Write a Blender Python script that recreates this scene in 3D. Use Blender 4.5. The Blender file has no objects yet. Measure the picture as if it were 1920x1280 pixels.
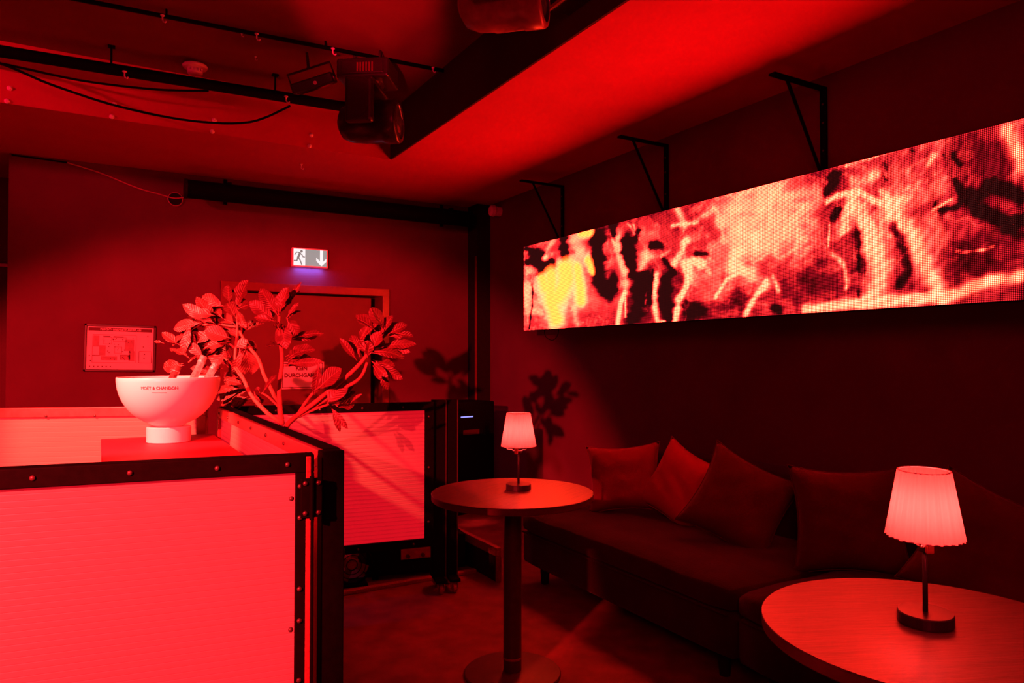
import bpy, bmesh, math, random
import numpy as np
from mathutils import Vector, Matrix, Euler

scene = bpy.context.scene
COL = scene.collection
PI = math.pi
random.seed(3)
rng = np.random.default_rng(5)

# ------------------------------------------------------------------ camera, world, light, exposure
# World: Y runs along the right-hand wall into the room, X towards that wall, Z up, metres.
cam_d = bpy.data.cameras.new('camera')
cam_d.sensor_width = 36.0
cam_d.lens = 25.0
cam_d.clip_start = 0.05
cam = bpy.data.objects.new('camera', cam_d)
cam.location = (0, 0, 1.31)
cam.rotation_euler = (math.radians(90 + 1.246), 0, math.radians(-30.2))
COL.objects.link(cam)
scene.camera = cam

vs = scene.view_settings
vs.view_transform = 'Standard'
vs.look = 'None'
vs.exposure = 0.0
vs.gamma = 1.0
vs.use_curve_mapping = False

world = bpy.data.worlds.new('club_dark')
scene.world = world
world.use_nodes = True
wb = world.node_tree.nodes['Background']
wb.inputs['Color'].default_value = (1.0, 0.16, 0.03, 1)
wb.inputs['Strength'].default_value = 0.018

def aim(o, target):
    d = Vector(target) - o.location
    o.rotation_euler = d.to_track_quat('-Z', 'Y').to_euler()

def lamp(kind, name, loc, target, color, power, **kw):
    d = bpy.data.lights.new(name, kind)
    d.color = color
    d.energy = power
    for k, v in kw.items():
        setattr(d, k, v)
    o = bpy.data.objects.new(name, d)
    o.location = loc
    if target is not None:
        aim(o, target)
    COL.objects.link(o)
    return o

RED = (1.0, 0.055, 0.040)
DEEP = (1.0, 0.003, 0.034)
# red par can just left of the camera: front panel, plant and the shadows on the walls
lamp('SPOT', 'par_light', (-1.3, 0.6, 1.82), (-1.3 + 0.3716, 0.6 + 0.8345, 1.82 - 0.4067), (1.0, 0.016, 0.022), 2500, spot_size=math.radians(62), spot_blend=0.25, shadow_soft_size=0.02)
# stronger red par can over the left end of the bar: bowl, cabinet top and the insides of the bar panels
lamp('SPOT', 'par_light', (-1.0, 2.75, 2.1), (0.20, 3.90, 0.95), RED, 1900, spot_size=math.radians(47), spot_blend=0.5, shadow_soft_size=0.03)
# red pars washing parts of the raised ceiling from the left
lamp('SPOT', 'par_light', (-3.2, 3.6, 2.93), (-1.0, 5.15, 3.02), DEEP, 480, spot_size=math.radians(38), spot_blend=1.0, shadow_soft_size=0.05)
lamp('SPOT', 'par_light', (-0.2, 0.9, 1.7), (1.2, 3.6, 3.19), DEEP, 900, spot_size=math.radians(15), spot_blend=0.6, shadow_soft_size=0.05)
# added red fill from behind the camera, brightens the wall above the sofa
lamp('AREA', 'wall_fill', (-1.2, -1.6, 2.75), (3.3, 2.2, 1.1), DEEP, 62, size=1.2)
# ------------------------------------------------------------------ materials
def mat(name, color, rough=0.6, metal=0.0, spec=0.5, noise=0.0, nscale=20.0, bump=0.0, bscale=80.0, stretch=(1, 1, 1), coat=0.0, sheen=0.0, trans=0.0):
    m = bpy.data.materials.new(name)
    m.use_nodes = True
    nt = m.node_tree
    b = nt.nodes['Principled BSDF']
    b.inputs['Base Color'].default_value = (*color, 1)
    b.inputs['Roughness'].default_value = rough
    b.inputs['Metallic'].default_value = metal
    b.inputs['Specular IOR Level'].default_value = spec
    b.inputs['Coat Weight'].default_value = coat
    b.inputs['Coat Roughness'].default_value = 0.3
    b.inputs['Sheen Weight'].default_value = sheen
    if noise or bump:
        tc = nt.nodes.new('ShaderNodeTexCoord')
        mp = nt.nodes.new('ShaderNodeMapping')
        mp.inputs['Scale'].default_value = stretch
        nt.links.new(tc.outputs['Object'], mp.inputs['Vector'])
    if noise:
        n = nt.nodes.new('ShaderNodeTexNoise')
        n.inputs['Scale'].default_value = nscale
        n.inputs['Detail'].default_value = 5
        nt.links.new(mp.outputs['Vector'], n.inputs['Vector'])
        r = nt.nodes.new('ShaderNodeValToRGB')
        r.color_ramp.elements[0].position = 0.3
        r.color_ramp.elements[1].position = 0.7
        r.color_ramp.elements[0].color = tuple(max(0, c * (1 - noise)) for c in color) + (1,)
        r.color_ramp.elements[1].color = tuple(min(1, c * (1 + noise)) for c in color) + (1,)
        nt.links.new(n.outputs['Fac'], r.inputs['Fac'])
        nt.links.new(r.outputs['Color'], b.inputs['Base Color'])
    if bump:
        n2 = nt.nodes.new('ShaderNodeTexNoise')
        n2.inputs['Scale'].default_value = bscale
        n2.inputs['Detail'].default_value = 4
        nt.links.new(mp.outputs['Vector'], n2.inputs['Vector'])
        bp = nt.nodes.new('ShaderNodeBump')
        bp.inputs['Strength'].default_value = bump
        bp.inputs['Distance'].default_value = 0.004
        nt.links.new(n2.outputs['Fac'], bp.inputs['Height'])
        nt.links.new(bp.outputs['Normal'], b.inputs['Normal'])
    return m

def glow(name, color, strength):
    m = bpy.data.materials.new(name)
    m.use_nodes = True
    b = m.node_tree.nodes['Principled BSDF']
    b.inputs['Base Color'].default_value = (0.02, 0.02, 0.02, 1)
    b.inputs['Emission Color'].default_value = (*color, 1)
    b.inputs['Emission Strength'].default_value = strength
    return m

M = {
    'wall': mat('dark_wall_paint', (0.12, 0.019, 0.050), 0.75, noise=0.10, nscale=3, bump=0.15, bscale=160, spec=0.25),
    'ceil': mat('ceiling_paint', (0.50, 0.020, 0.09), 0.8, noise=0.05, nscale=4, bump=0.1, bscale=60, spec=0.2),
    'drop': mat('shaded_drop_paint', (0.045, 0.018, 0.010), 0.8, noise=0.1, nscale=5, bump=0.1, spec=0.2),  # shade of the ceiling drop put into its colour
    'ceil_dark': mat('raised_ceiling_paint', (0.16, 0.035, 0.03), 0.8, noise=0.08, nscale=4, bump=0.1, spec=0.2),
    'floor': mat('dark_vinyl_floor', (0.16, 0.03, 0.03), 0.55, noise=0.30, nscale=9, bump=0.3, bscale=220, spec=0.3),
    'black': mat('black_powder_coat', (0.003, 0.0025, 0.0025), 0.7, noise=0.2, nscale=60, spec=0.03),
    'matte': mat('matte_black', (0.012, 0.012, 0.012), 0.8, noise=0.2, nscale=40, spec=0.15),
    'steel': mat('bolt_steel', (0.07, 0.05, 0.05), 0.35, 0.4, noise=0.1, nscale=80),
    'sheet': None,
    'white': mat('white_plastic', (0.85, 0.84, 0.82), 0.35, noise=0.02, nscale=10, spec=0.4),
    'bowl': mat('white_acrylic', (0.86, 0.85, 0.84), 0.3, noise=0.02, nscale=6, spec=0.4),
    'foil': mat('crinkled_foil', (0.55, 0.45, 0.42), 0.35, 0.5, noise=0.35, nscale=90, bump=0.6, bscale=140),
    'foil_dark': mat('dark_foil', (0.25, 0.08, 0.08), 0.35, 0.5, noise=0.35, nscale=90, bump=0.6, bscale=140),
    'glass': mat('dark_bottle_glass', (0.02, 0.03, 0.02), 0.1, noise=0.1, nscale=20, spec=0.6),
    'board': mat('red_brown_board', (0.42, 0.012, 0.035), 0.55, noise=0.12, nscale=30, bump=0.1),
    'leaf': mat('leaf_green', (0.105, 0.020, 0.022), 0.42, noise=0.35, nscale=26, bump=0.3, bscale=90, spec=0.5),
    'midrib': mat('leaf_vein', (0.36, 0.12, 0.12), 0.5, noise=0.1, nscale=60),
    'bark': mat('stem_bark', (0.30, 0.09, 0.07), 0.7, noise=0.3, nscale=50, bump=0.6, bscale=120),
    'soil': mat('potting_soil', (0.03, 0.025, 0.02), 0.95, noise=0.5, nscale=60, bump=1.0, bscale=90),
    'velvet': mat('dark_velvet', (0.030, 0.009, 0.007), 0.9, noise=0.22, nscale=7, bump=0.35, bscale=120, sheen=0.10, spec=0.05),
    'pillow': mat('cushion_velvet', (0.10, 0.018, 0.016), 0.9, noise=0.18, nscale=6, bump=0.5, bscale=150, sheen=0.10, spec=0.05),
    'pillow_lit': mat('lit_cushion_velvet', (0.42, 0.026, 0.070), 0.9, noise=0.15, nscale=6, bump=0.5, bscale=150, sheen=0.10, spec=0.05),  # cushion velvet lightened for the light falling on the second pillow
    'pillow_part_lit': mat('part_lit_cushion_velvet', (0.26, 0.022, 0.050), 0.9, noise=0.15, nscale=6, bump=0.5, bscale=150, sheen=0.10, spec=0.05),  # cushion velvet lightened less, for the light on the far pillow
    'table': mat('dark_oak_veneer', (0.065, 0.016, 0.020), 0.36, noise=0.75, nscale=9, bump=0.4, bscale=24, stretch=(1, 14, 14), spec=0.9, coat=0.35),
    'edge': mat('table_edge_band', (0.10, 0.02, 0.02), 0.45, noise=0.2, nscale=30),
    'leg': mat('table_leg_black', (0.05, 0.015, 0.014), 0.4, noise=0.15, nscale=40, spec=0.4),
    'lampm': mat('black_lamp_metal', (0.05, 0.05, 0.05), 0.35, 0.3, noise=0.1, nscale=40),
    'wire': mat('pale_wire', (0.7, 0.66, 0.62), 0.4, 0.2, noise=0.1, nscale=60),
    'grey': mat('grey_metal', (0.30, 0.07, 0.07), 0.4, 0.2, noise=0.2, nscale=30),
    'print': mat('printed_ink', (0.10, 0.02, 0.02), 0.6, noise=0.1, nscale=30),
    'tint': mat('pale_printed_ink', (0.40, 0.28, 0.28), 0.6, noise=0.1, nscale=30),
    'paper': mat('white_paper', (0.88, 0.86, 0.84), 0.5, noise=0.02, nscale=20),
    'frame': mat('dark_frame', (0.05, 0.045, 0.045), 0.4, noise=0.1, nscale=30),
    'doorframe': mat('door_frame_steel', (0.18, 0.03, 0.03), 0.3, 0.1, noise=0.1, nscale=20),
    'door': mat('door_leaf_laminate', (0.14, 0.022, 0.022), 0.55, noise=0.08, nscale=8),
    'cable_red': mat('red_jacket_cable', (0.5, 0.2, 0.2), 0.4, noise=0.1, nscale=40),
    'wood': mat('stained_wood_rail', (0.24, 0.05, 0.045), 0.5, noise=0.3, nscale=20, stretch=(8, 1, 8)),
    'fixture_lit': mat('lit_fixture_plastic', (0.22, 0.06, 0.06), 0.35, noise=0.15, nscale=40, spec=0.5),  # fixture plastic lightened for the red light on the nearer head
    'lens': mat('fixture_lens', (0.05, 0.06, 0.08), 0.08, noise=0.1, nscale=20, spec=0.9),
    'fixture': mat('fixture_plastic', (0.022, 0.016, 0.016), 0.33, noise=0.15, nscale=40, spec=0.5),
    'sign_white': glow('sign_lit_white', (1.0, 0.97, 0.98), 0.95),
    'sign_grey': glow('sign_lit_green_film', (0.56, 0.62, 0.61), 0.5),
    'sign_dark': glow('sign_pictogram', (0.40, 0.42, 0.41), 0.45),
    'blue_led': glow('blue_led', (0.25, 0.25, 1.0), 1.6),
}

def translucent(name, color, rough, tw, spec=0.3, noise=0.05, bands=0.0):
    m = bpy.data.materials.new(name)
    m.use_nodes = True
    nt = m.node_tree
    b = nt.nodes['Principled BSDF']
    b.inputs['Roughness'].default_value = rough
    b.inputs['Specular IOR Level'].default_value = spec
    tc = nt.nodes.new('ShaderNodeTexCoord')
    n = nt.nodes.new('ShaderNodeTexNoise')
    n.inputs['Scale'].default_value = 5
    nt.links.new(tc.outputs['Object'], n.inputs['Vector'])
    r = nt.nodes.new('ShaderNodeValToRGB')
    r.color_ramp.elements[0].color = tuple(c * (1 - noise) for c in color) + (1,)
    r.color_ramp.elements[1].color = tuple(c * (1 + noise) for c in color) + (1,)
    nt.links.new(n.outputs['Fac'], r.inputs['Fac'])
    nt.links.new(r.outputs['Color'], b.inputs['Base Color'])
    t = nt.nodes.new('ShaderNodeBsdfTranslucent')
    nt.links.new(r.outputs['Color'], t.inputs['Color'])
    mx = nt.nodes.new('ShaderNodeMixShader')
    mx.inputs['Fac'].default_value = tw
    out = nt.nodes['Material Output']
    nt.links.new(b.outputs['BSDF'], mx.inputs[1])
    nt.links.new(t.outputs['BSDF'], mx.inputs[2])
    nt.links.new(mx.outputs['Shader'], out.inputs['Surface'])
    return m

M['sheet'] = translucent('milky_twin_wall_sheet', (0.17, 0.27, 0.20), 0.45, 0.25)
# the panels are backlit from inside with red LED strips
sp_ = M['sheet'].node_tree.nodes['Principled BSDF']
sp_.inputs['Emission Color'].default_value = (1.0, 0.006, 0.020, 1)
nt_ = M['sheet'].node_tree
def node_math(nt, op, a, b=None):
    n = nt.nodes.new('ShaderNodeMath')
    n.operation = op
    for i, v in enumerate((a, b)):
        if v is None:
            continue
        if isinstance(v, (int, float)):
            n.inputs[i].default_value = v
        else:
            nt.links.new(v, n.inputs[i])
    return n.outputs[0]
# inner webs of the twin-wall sheet show as slightly darker horizontal lines
tc_ = nt_.nodes.new('ShaderNodeTexCoord')
sx_ = nt_.nodes.new('ShaderNodeSeparateXYZ')
nt_.links.new(tc_.outputs['Object'], sx_.inputs[0])
w_ = node_math(nt_, 'SINE', node_math(nt_, 'MULTIPLY', sx_.outputs['Z'], 2 * PI / 0.0215))
w_ = node_math(nt_, 'POWER', node_math(nt_, 'ADD', node_math(nt_, 'MULTIPLY', w_, 0.5), 0.5), 5.0)
e_ = node_math(nt_, 'SUBTRACT', 0.82, node_math(nt_, 'MULTIPLY', w_, 0.20))
nt_.links.new(e_, sp_.inputs['Emission Strength'])
# side veins of the leaves: chevrons either side of the midrib
lt_ = M['leaf'].node_tree
lb_ = lt_.nodes['Principled BSDF']
tc_ = lt_.nodes.new('ShaderNodeTexCoord')
sx_ = lt_.nodes.new('ShaderNodeSeparateXYZ')
lt_.links.new(tc_.outputs['Object'], sx_.inputs[0])
v_ = node_math(lt_, 'SUBTRACT', sx_.outputs['Y'], node_math(lt_, 'MULTIPLY', node_math(lt_, 'ABSOLUTE', sx_.outputs['X']), 0.9))
v_ = node_math(lt_, 'SINE', node_math(lt_, 'MULTIPLY', v_, 2 * PI / 0.0135))
v_ = node_math(lt_, 'POWER', node_math(lt_, 'ADD', node_math(lt_, 'MULTIPLY', v_, 0.5), 0.5), 4.0)
bp_ = lt_.nodes.new('ShaderNodeBump')
bp_.inputs['Strength'].default_value = 0.5
bp_.inputs['Distance'].default_value = 0.003
lt_.links.new(v_, bp_.inputs['Height'])
lt_.links.new(bp_.outputs['Normal'], lb_.inputs['Normal'])
mx_ = lt_.nodes.new('ShaderNodeMixRGB')
mx_.inputs['Color2'].default_value = (0.30, 0.09, 0.09, 1)
src_ = lb_.inputs['Base Color'].links[0].from_socket
lt_.links.new(node_math(lt_, 'MULTIPLY', v_, 0.22), mx_.inputs['Fac'])
lt_.links.new(src_, mx_.inputs['Color1'])
lt_.links.new(mx_.outputs['Color'], lb_.inputs['Base Color'])
M['shade'] = translucent('pleated_shade_cloth', (0.78, 0.40, 0.36), 0.9, 0.6, spec=0.1)

# ------------------------------------------------------------------ helpers
def link_mesh(name, bm, m, parent=None, smooth=False, mats=None):
    me = bpy.data.meshes.new(name)
    bm.normal_update()
    bm.to_mesh(me)
    bm.free()
    for x in (mats or [m]):
        me.materials.append(x)
    if smooth:
        for p in me.polygons:
            p.use_smooth = True
    o = bpy.data.objects.new(name, me)
    COL.objects.link(o)
    if parent is not None:
        o.parent = parent
    return o

def tag(o, label, cat, group=None):
    o['label'] = label
    o['category'] = cat
    if group:
        o['group'] = group
    return o

def thing(name, label, cat, loc=(0, 0, 0), rz=0.0, group=None):
    o = bpy.data.objects.new(name, None)
    o.empty_display_size = 0.1
    o.location = loc
    o.rotation_euler = (0, 0, rz)
    COL.objects.link(o)
    return tag(o, label, cat, group)

def struct(name, bm, m, parent=None, **kw):
    o = link_mesh(name, bm, m, parent, **kw)
    if parent is None:
        o['kind'] = 'structure'
    return o

def B():
    return bmesh.new()

def box(bm, x0, x1, y0, y1, z0, z1, bevel=0.0, seg=2):
    t = bmesh.new()
    bmesh.ops.create_cube(t, size=1.0)
    for v in t.verts:
        v.co = Vector(((x0 + x1) / 2 + v.co.x * (x1 - x0), (y0 + y1) / 2 + v.co.y * (y1 - y0), (z0 + z1) / 2 + v.co.z * (z1 - z0)))
    if bevel > 0:
        bmesh.ops.bevel(t, geom=t.edges[:], offset=bevel, segments=seg, affect='EDGES', profile=0.5)
    merge(bm, t)
    return bm

def merge(bm, t, mtx=None):
    me = bpy.data.meshes.new('tmp')
    t.to_mesh(me)
    t.free()
    if mtx is not None:
        me.transform(mtx)
    bm.from_mesh(me)
    bpy.data.meshes.remove(me)

def tube(bm, pts, rad, n=8, caps=True):
    pts = [Vector(p) for p in pts]
    rs = rad if isinstance(rad, (list, tuple)) else [rad] * len(pts)
    rings = []
    prev = None
    for i, p in enumerate(pts):
        d = (pts[min(i + 1, len(pts) - 1)] - pts[max(i - 1, 0)]).normalized()
        if prev is None:
            up = Vector((0, 0, 1)) if abs(d.z) < 0.9 else Vector((1, 0, 0))
            a = d.cross(up).normalized()
        else:
            a = (prev - d * prev.dot(d)).normalized()
        prev = a
        b = d.cross(a)
        rings.append([bm.verts.new(p + (a * math.cos(2 * PI * k / n) + b * math.sin(2 * PI * k / n)) * rs[i]) for k in range(n)])
    for i in range(len(rings) - 1):
        for k in range(n):
            bm.faces.new((rings[i][k], rings[i][(k + 1) % n], rings[i + 1][(k + 1) % n], rings[i + 1][k]))
    if caps:
        bm.faces.new(rings[0][::-1])
        bm.faces.new(rings[-1])
    return bm

def smooth_path(pts, sub=5):
    P = [Vector(p) for p in pts]
    out = []
    for i in range(len(P) - 1):
        p0, p1, p2, p3 = P[max(i - 1, 0)], P[i], P[i + 1], P[min(i + 2, len(P) - 1)]
        for s in range(sub):
            t = s / sub
            out.append(0.5 * ((2 * p1) + (p2 - p0) * t + (2 * p0 - 5 * p1 + 4 * p2 - p3) * t * t + (3 * p1 - p0 - 3 * p2 + p3) * t ** 3))
    out.append(P[-1])
    return out

def lathe(bm, prof, n=32, mtx=None, cap0=True, cap1=True):
    t = bmesh.new()
    rings = []
    for r, z in prof:
        if r < 1e-5:
            rings.append([t.verts.new((0, 0, z))])
        else:
            rings.append([t.verts.new((r * math.cos(2 * PI * k / n), r * math.sin(2 * PI * k / n), z)) for k in range(n)])
    for i in range(len(rings) - 1):
        a, b = rings[i], rings[i + 1]
        for k in range(n):
            k2 = (k + 1) % n
            if len(a) == 1 and len(b) == 1:
                continue
            if len(a) == 1:
                t.faces.new((a[0], b[k2], b[k]))
            elif len(b) == 1:
                t.faces.new((a[k], a[k2], b[0]))
            else:
                t.faces.new((a[k], a[k2], b[k2], b[k]))
    if cap0 and len(rings[0]) > 1:
        t.faces.new(rings[0][::-1])
    if cap1 and len(rings[-1]) > 1:
        t.faces.new(rings[-1])
    merge(bm, t, mtx)
    return bm

def cyl(bm, p0, p1, r, n=16):
    return tube(bm, [p0, p1], r, n)

def text_mesh(name, body, size, m, parent, mtx, extrude=0.0004, align='CENTER', sx=1.0, bold=0.0, wrap=None):
    cu = bpy.data.curves.new('txt', 'FONT')
    cu.body = body
    cu.size = size
    cu.align_x = align
    cu.align_y = 'CENTER'
    cu.extrude = extrude
    cu.offset = bold
    cu.resolution_u = 3
    to = bpy.data.objects.new('txt', cu)
    COL.objects.link(to)
    dg = bpy.context.evaluated_depsgraph_get()
    me = bpy.data.meshes.new_from_object(to.evaluated_get(dg))
    bpy.data.objects.remove(to)
    bpy.data.curves.remove(cu)
    if wrap:
        for v in me.vertices:
            v.co = wrap(v.co.x * sx, v.co.y, v.co.z)
    else:
        for v in me.vertices:
            v.co.x *= sx
        me.transform(mtx)
    me.name = name
    me.materials.clear()
    me.materials.append(m)
    o = bpy.data.objects.new(name, me)
    COL.objects.link(o)
    o.parent = parent
    return o

# ------------------------------------------------------------------ room shell
XR, YB, ZC, ZR = 3.36, 6.40, 2.82, 3.19      # right wall, back wall, low ceiling, raised ceiling
bm = B(); box(bm, -5, 3.6, -3.2, 8.0, -0.12, 0.0)
struct('floor', bm, M['floor'])
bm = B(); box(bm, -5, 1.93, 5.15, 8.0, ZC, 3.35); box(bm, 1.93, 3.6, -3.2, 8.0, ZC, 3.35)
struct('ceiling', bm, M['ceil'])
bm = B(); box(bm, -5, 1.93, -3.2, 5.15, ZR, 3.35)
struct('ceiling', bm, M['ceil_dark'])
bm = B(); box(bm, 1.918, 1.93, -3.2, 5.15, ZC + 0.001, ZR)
struct('drop_shade_face', bm, M['drop'])  # thin added face, coloured dark for the shade on the drop
bm = B(); box(bm, XR, 3.6, -3.2, 6.66, 0, ZC)
struct('wall_right', bm, M['wall'])
DX0, DX1, DZ = 0.885, 2.375, 1.95
bm = B()
box(bm, -0.585, DX0, YB, YB + 0.26, 0, ZC)
box(bm, DX1, XR, YB, YB + 0.26, 0, ZC)
box(bm, DX0, DX1, YB, YB + 0.26, DZ, ZC)
struct('wall_back', bm, M['wall'])
bm = B(); box(bm, -5, 1.0, 7.3, 7.45, 0, ZC)
struct('wall_left', bm, M['wall'])
bm = B(); box(bm, -5, -0.62, 7.27, 7.30, 2.065, 2.09)
struct('trim_1', bm, M['doorframe'])
bm = B(); box(bm, -5, -0.62, 7.24, 7.30, 0.0, 1.43)
struct('trim_6', bm, M['wall'])
# boxed column in the far corner
bm = B(); box(bm, 3.21, XR, 6.2, YB, 0, ZC, 0.004)
struct('trim_2', bm, M['matte'])
bm = B(); box(bm, 3.195, 3.21, 6.2, 6.215, 0.0, 2.3)
struct('trim_3', bm, M['doorframe'])
bm = B(); box(bm, -0.585, DX0, YB - 0.015, YB, 0, 0.08)
struct('baseboard_back', bm, M['matte'])
bm = B(); box(bm, XR - 0.015, XR, 3.9, 6.2, 0, 0.08)
struct('baseboard_right', bm, M['matte'])

# door in the back wall
door = thing('door_1', 'wide dark door with steel frame in the back wall under the exit sign', 'door', (DX0, YB, 0))
door['kind'] = 'structure'
W = DX1 - DX0
bm = B()
box(bm, 0, 0.066, -0.02, 0.26, 0, DZ, 0.003); box(bm, W - 0.066, W, -0.02, 0.26, 0, DZ, 0.003); box(bm, 0, W, -0.021, 0.26, DZ - 0.07, DZ, 0.003)
link_mesh('door_frame', bm, M['doorframe'], door)
bm = B(); box(bm, 0.07, W - 0.15, 0.07, 0.115, 0.01, DZ - 0.085, 0.003)
leaf = link_mesh('door_leaf', bm, M['door'], door)
bm = B(); box(bm, 0.066, W - 0.066, 0.2, 0.22, 0.0, DZ - 0.075)
link_mesh('dark_backing', bm, M['matte'], door)  # black panel put behind the leaf for the dark recess beside it
bm = B(); box(bm, 0.2, W - 0.35, 0.02, 0.045, 0.885, 0.915, 0.006); box(bm, 0.25, 0.29, 0.04, 0.07, 0.88, 0.92); box(bm, W - 0.44, W - 0.40, 0.04, 0.07, 0.88, 0.92)
link_mesh('push_bar', bm, M['doorframe'], leaf)

# no-passage notice on the door leaf (German text as on the sign)
sg = thing('door_notice', 'white paper notice reading KEIN DURCHGANG on the dark door', 'sign', (1.59, YB + 0.068, 1.145))
bm = B(); box(bm, -0.19, 0.19, -0.006, 0.0, -0.12, 0.12)
link_mesh('sheet', bm, M['paper'], sg)
bm = B()
for a0, a1, b0, b1 in ((-0.18, 0.18, -0.110, -0.104), (-0.18, 0.18, 0.104, 0.110), (-0.18, -0.174, -0.11, 0.11), (0.174, 0.18, -0.11, 0.11)):
    box(bm, a0, a1, -0.0075, -0.006, b0, b1)
link_mesh('border', bm, M['print'], sg)
FRONT = Matrix.Rotation(PI / 2, 4, 'X')       # text in the XZ plane facing -Y
for body, z in (('KEIN', 0.062), ('DURCHGANG', 0.0)):
    text_mesh('lettering', body, 0.047, M['print'], sg, Matrix.Translation((-0.012, -0.0068, z)) @ FRONT, bold=0.0022)

# evacuation plan
ev = thing('evacuation_plan', 'framed escape plan with floor plan print on the back wall', 'sign', (0.151, YB, 1.378))
ev.rotation_euler = (0, math.radians(1.2), 0)
bm = B()
for a0, a1, b0, b1 in ((-0.247, 0.247, 0.166, 0.184), (-0.247, 0.247, -0.184, -0.166), (-0.247, -0.23, -0.184, 0.184), (0.23, 0.247, -0.184, 0.184)):
    box(bm, a0, a1, -0.03, 0.0, b0, b1, 0.003)
link_mesh('frame', bm, M['frame'], ev)
bm = B(); box(bm, -0.235, 0.235, -0.012, 0.0, -0.17, 0.17)
link_mesh('sheet', bm, M['paper'], ev)
bm = B(); box(bm, -0.22, 0.22, -0.0135, -0.012, 0.132, 0.158)
link_mesh('header_band', bm, M['print'], ev)
text_mesh('lettering', 'FLUCHT- UND RETTUNGSPLAN', 0.0215, M['paper'], ev, Matrix.Translation((0, -0.0142, 0.145)) @ FRONT, bold=0.0004, sx=0.92)
bm = B()
def rect_line(bm, x0, x1, z0, z1, w=0.0025, y=-0.0125):
    box(bm, x0, x1, y - 0.001, y, z0, z0 + w); box(bm, x0, x1, y - 0.001, y, z1 - w, z1)
    box(bm, x0, x0 + w, y - 0.001, y, z0, z1); box(bm, x1 - w, x1, y - 0.001, y, z0, z1)
rect_line(bm, -0.19, 0.11, -0.115, 0.105); rect_line(bm, 0.13, 0.222, -0.115, -0.02, 0.0035); rect_line(bm, -0.04, 0.012, -0.04, 0.012)
rect_line(bm, -0.115, -0.06, 0.03, 0.085); rect_line(bm, 0.0, 0.07, -0.09, -0.05); rect_line(bm, -0.05, 0.04, 0.05, 0.085)
box(bm, -0.19, -0.14, -0.0137, -0.0125, -0.062, -0.056); box(bm, -0.12, -0.07, -0.0137, -0.0125, 0.088, 0.094); box(bm, -0.05, 0.02, -0.0137, -0.0125, 0.086, 0.093)
for i in range(46):
    x, z = rng.uniform(-0.13, 0.1), rng.uniform(-0.09, 0.08); s = rng.uniform(0.0015, 0.004)
    box(bm, x - s, x + s, -0.0137, -0.0125, z - s, z + s)
for i in range(6):
    box(bm, -0.208 + i * 0.028, -0.2 + i * 0.028, -0.0137, -0.0125, -0.147, -0.139)
for x, z in ((0.19, 0.1), (0.16, 0.015), (0.17, -0.045), (0.168, -0.075), (-0.208, -0.06), (-0.2, -0.1)):
    box(bm, x - 0.004, x + 0.004, -0.0137, -0.0125, z - 0.004, z + 0.004)
link_mesh('floor_plan_print', bm, M['print'], ev)
bm = B()
for x0, x1, z0, z1 in ((-0.145, -0.1, -0.06, 0.02), (0.03, 0.095, -0.02, 0.07), (0.0, 0.07, -0.09, -0.05), (-0.13, -0.02, -0.095, -0.065), (0.06, 0.1, -0.1, -0.02), (-0.185, -0.145, 0.01, 0.095)):
    box(bm, x0, x1, -0.0127, -0.012, z0, z1)
link_mesh('room_tint', bm, M['tint'], ev)

# lit escape sign above the door
ex = thing('exit_sign', 'lit escape sign with running figure and down arrow above the door', 'sign', (1.62, YB, 2.19))
bm = B(); box(bm, -0.158, 0.158, -0.055, 0.0, -0.084, 0.084, 0.004)
link_mesh('housing', bm, M['white'], ex)
bm = B(); box(bm, -0.145, -0.045, -0.058, -0.055, -0.072, 0.072)
link_mesh('left_pane', bm, M['sign_white'], ex)
bm = B(); box(bm, -0.045, 0.145, -0.058, -0.055, -0.072, 0.072)
link_mesh('right_pane', bm, M['sign_grey'], ex)
def flat_poly(bm, pts, y0, y1):
    a = [bm.verts.new((x, y0, z)) for x, z in pts]
    b = [bm.verts.new((x, y1, z)) for x, z in pts]
    bm.faces.new(a); bm.faces.new(b[::-1])
    for i in range(len(pts)):
        j = (i + 1) % len(pts)
        bm.faces.new((a[i], b[i], b[j], a[j]))
bm = B()
flat_poly(bm, [(0.085, 0.072), (0.112, 0.072), (0.112, -0.03), (0.142, 0.0), (0.142, -0.028), (0.0985, -0.07), (0.052, -0.026), (0.052, 0.006), (0.085, -0.028)][::-1], -0.0595, -0.058)
link_mesh('arrow', bm, M['sign_white'], ex)
def stroke(bm, pts, w, y):
    for (x0, z0), (x1, z1) in zip(pts[:-1], pts[1:]):
        d = Vector((x1 - x0, z1 - z0)); n = Vector((-d.y, d.x)).normalized() * w / 2; e = d.normalized() * w * 0.3
        flat_poly(bm, [(x0 - e.x + n.x, z0 - e.y + n.y), (x0 - e.x - n.x, z0 - e.y - n.y), (x1 + e.x - n.x, z1 + e.y - n.y), (x1 + e.x + n.x, z1 + e.y + n.y)], y, -0.058)
bm = B()
flat_poly(bm, [(-0.078 + 0.0115 * math.cos(t * PI / 6), 0.052 + 0.0115 * math.sin(t * PI / 6)) for t in range(12)], -0.0595, -0.058)
stroke(bm, [(-0.092, 0.036), (-0.108, -0.006)], 0.019, -0.0595)
stroke(bm, [(-0.094, 0.04), (-0.12, 0.042), (-0.136, 0.02)], 0.008, -0.0596)
stroke(bm, [(-0.088, 0.03), (-0.074, 0.022), (-0.064, 0.004), (-0.05, 0.003)], 0.008, -0.0597)
stroke(bm, [(-0.106, -0.004), (-0.09, -0.028), (-0.076, -0.064)], 0.010, -0.0598)
stroke(bm, [(-0.11, -0.004), (-0.118, -0.034), (-0.142, -0.034)], 0.010, -0.0599)
link_mesh('running_figure', bm, M['sign_dark'], ex)
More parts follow.
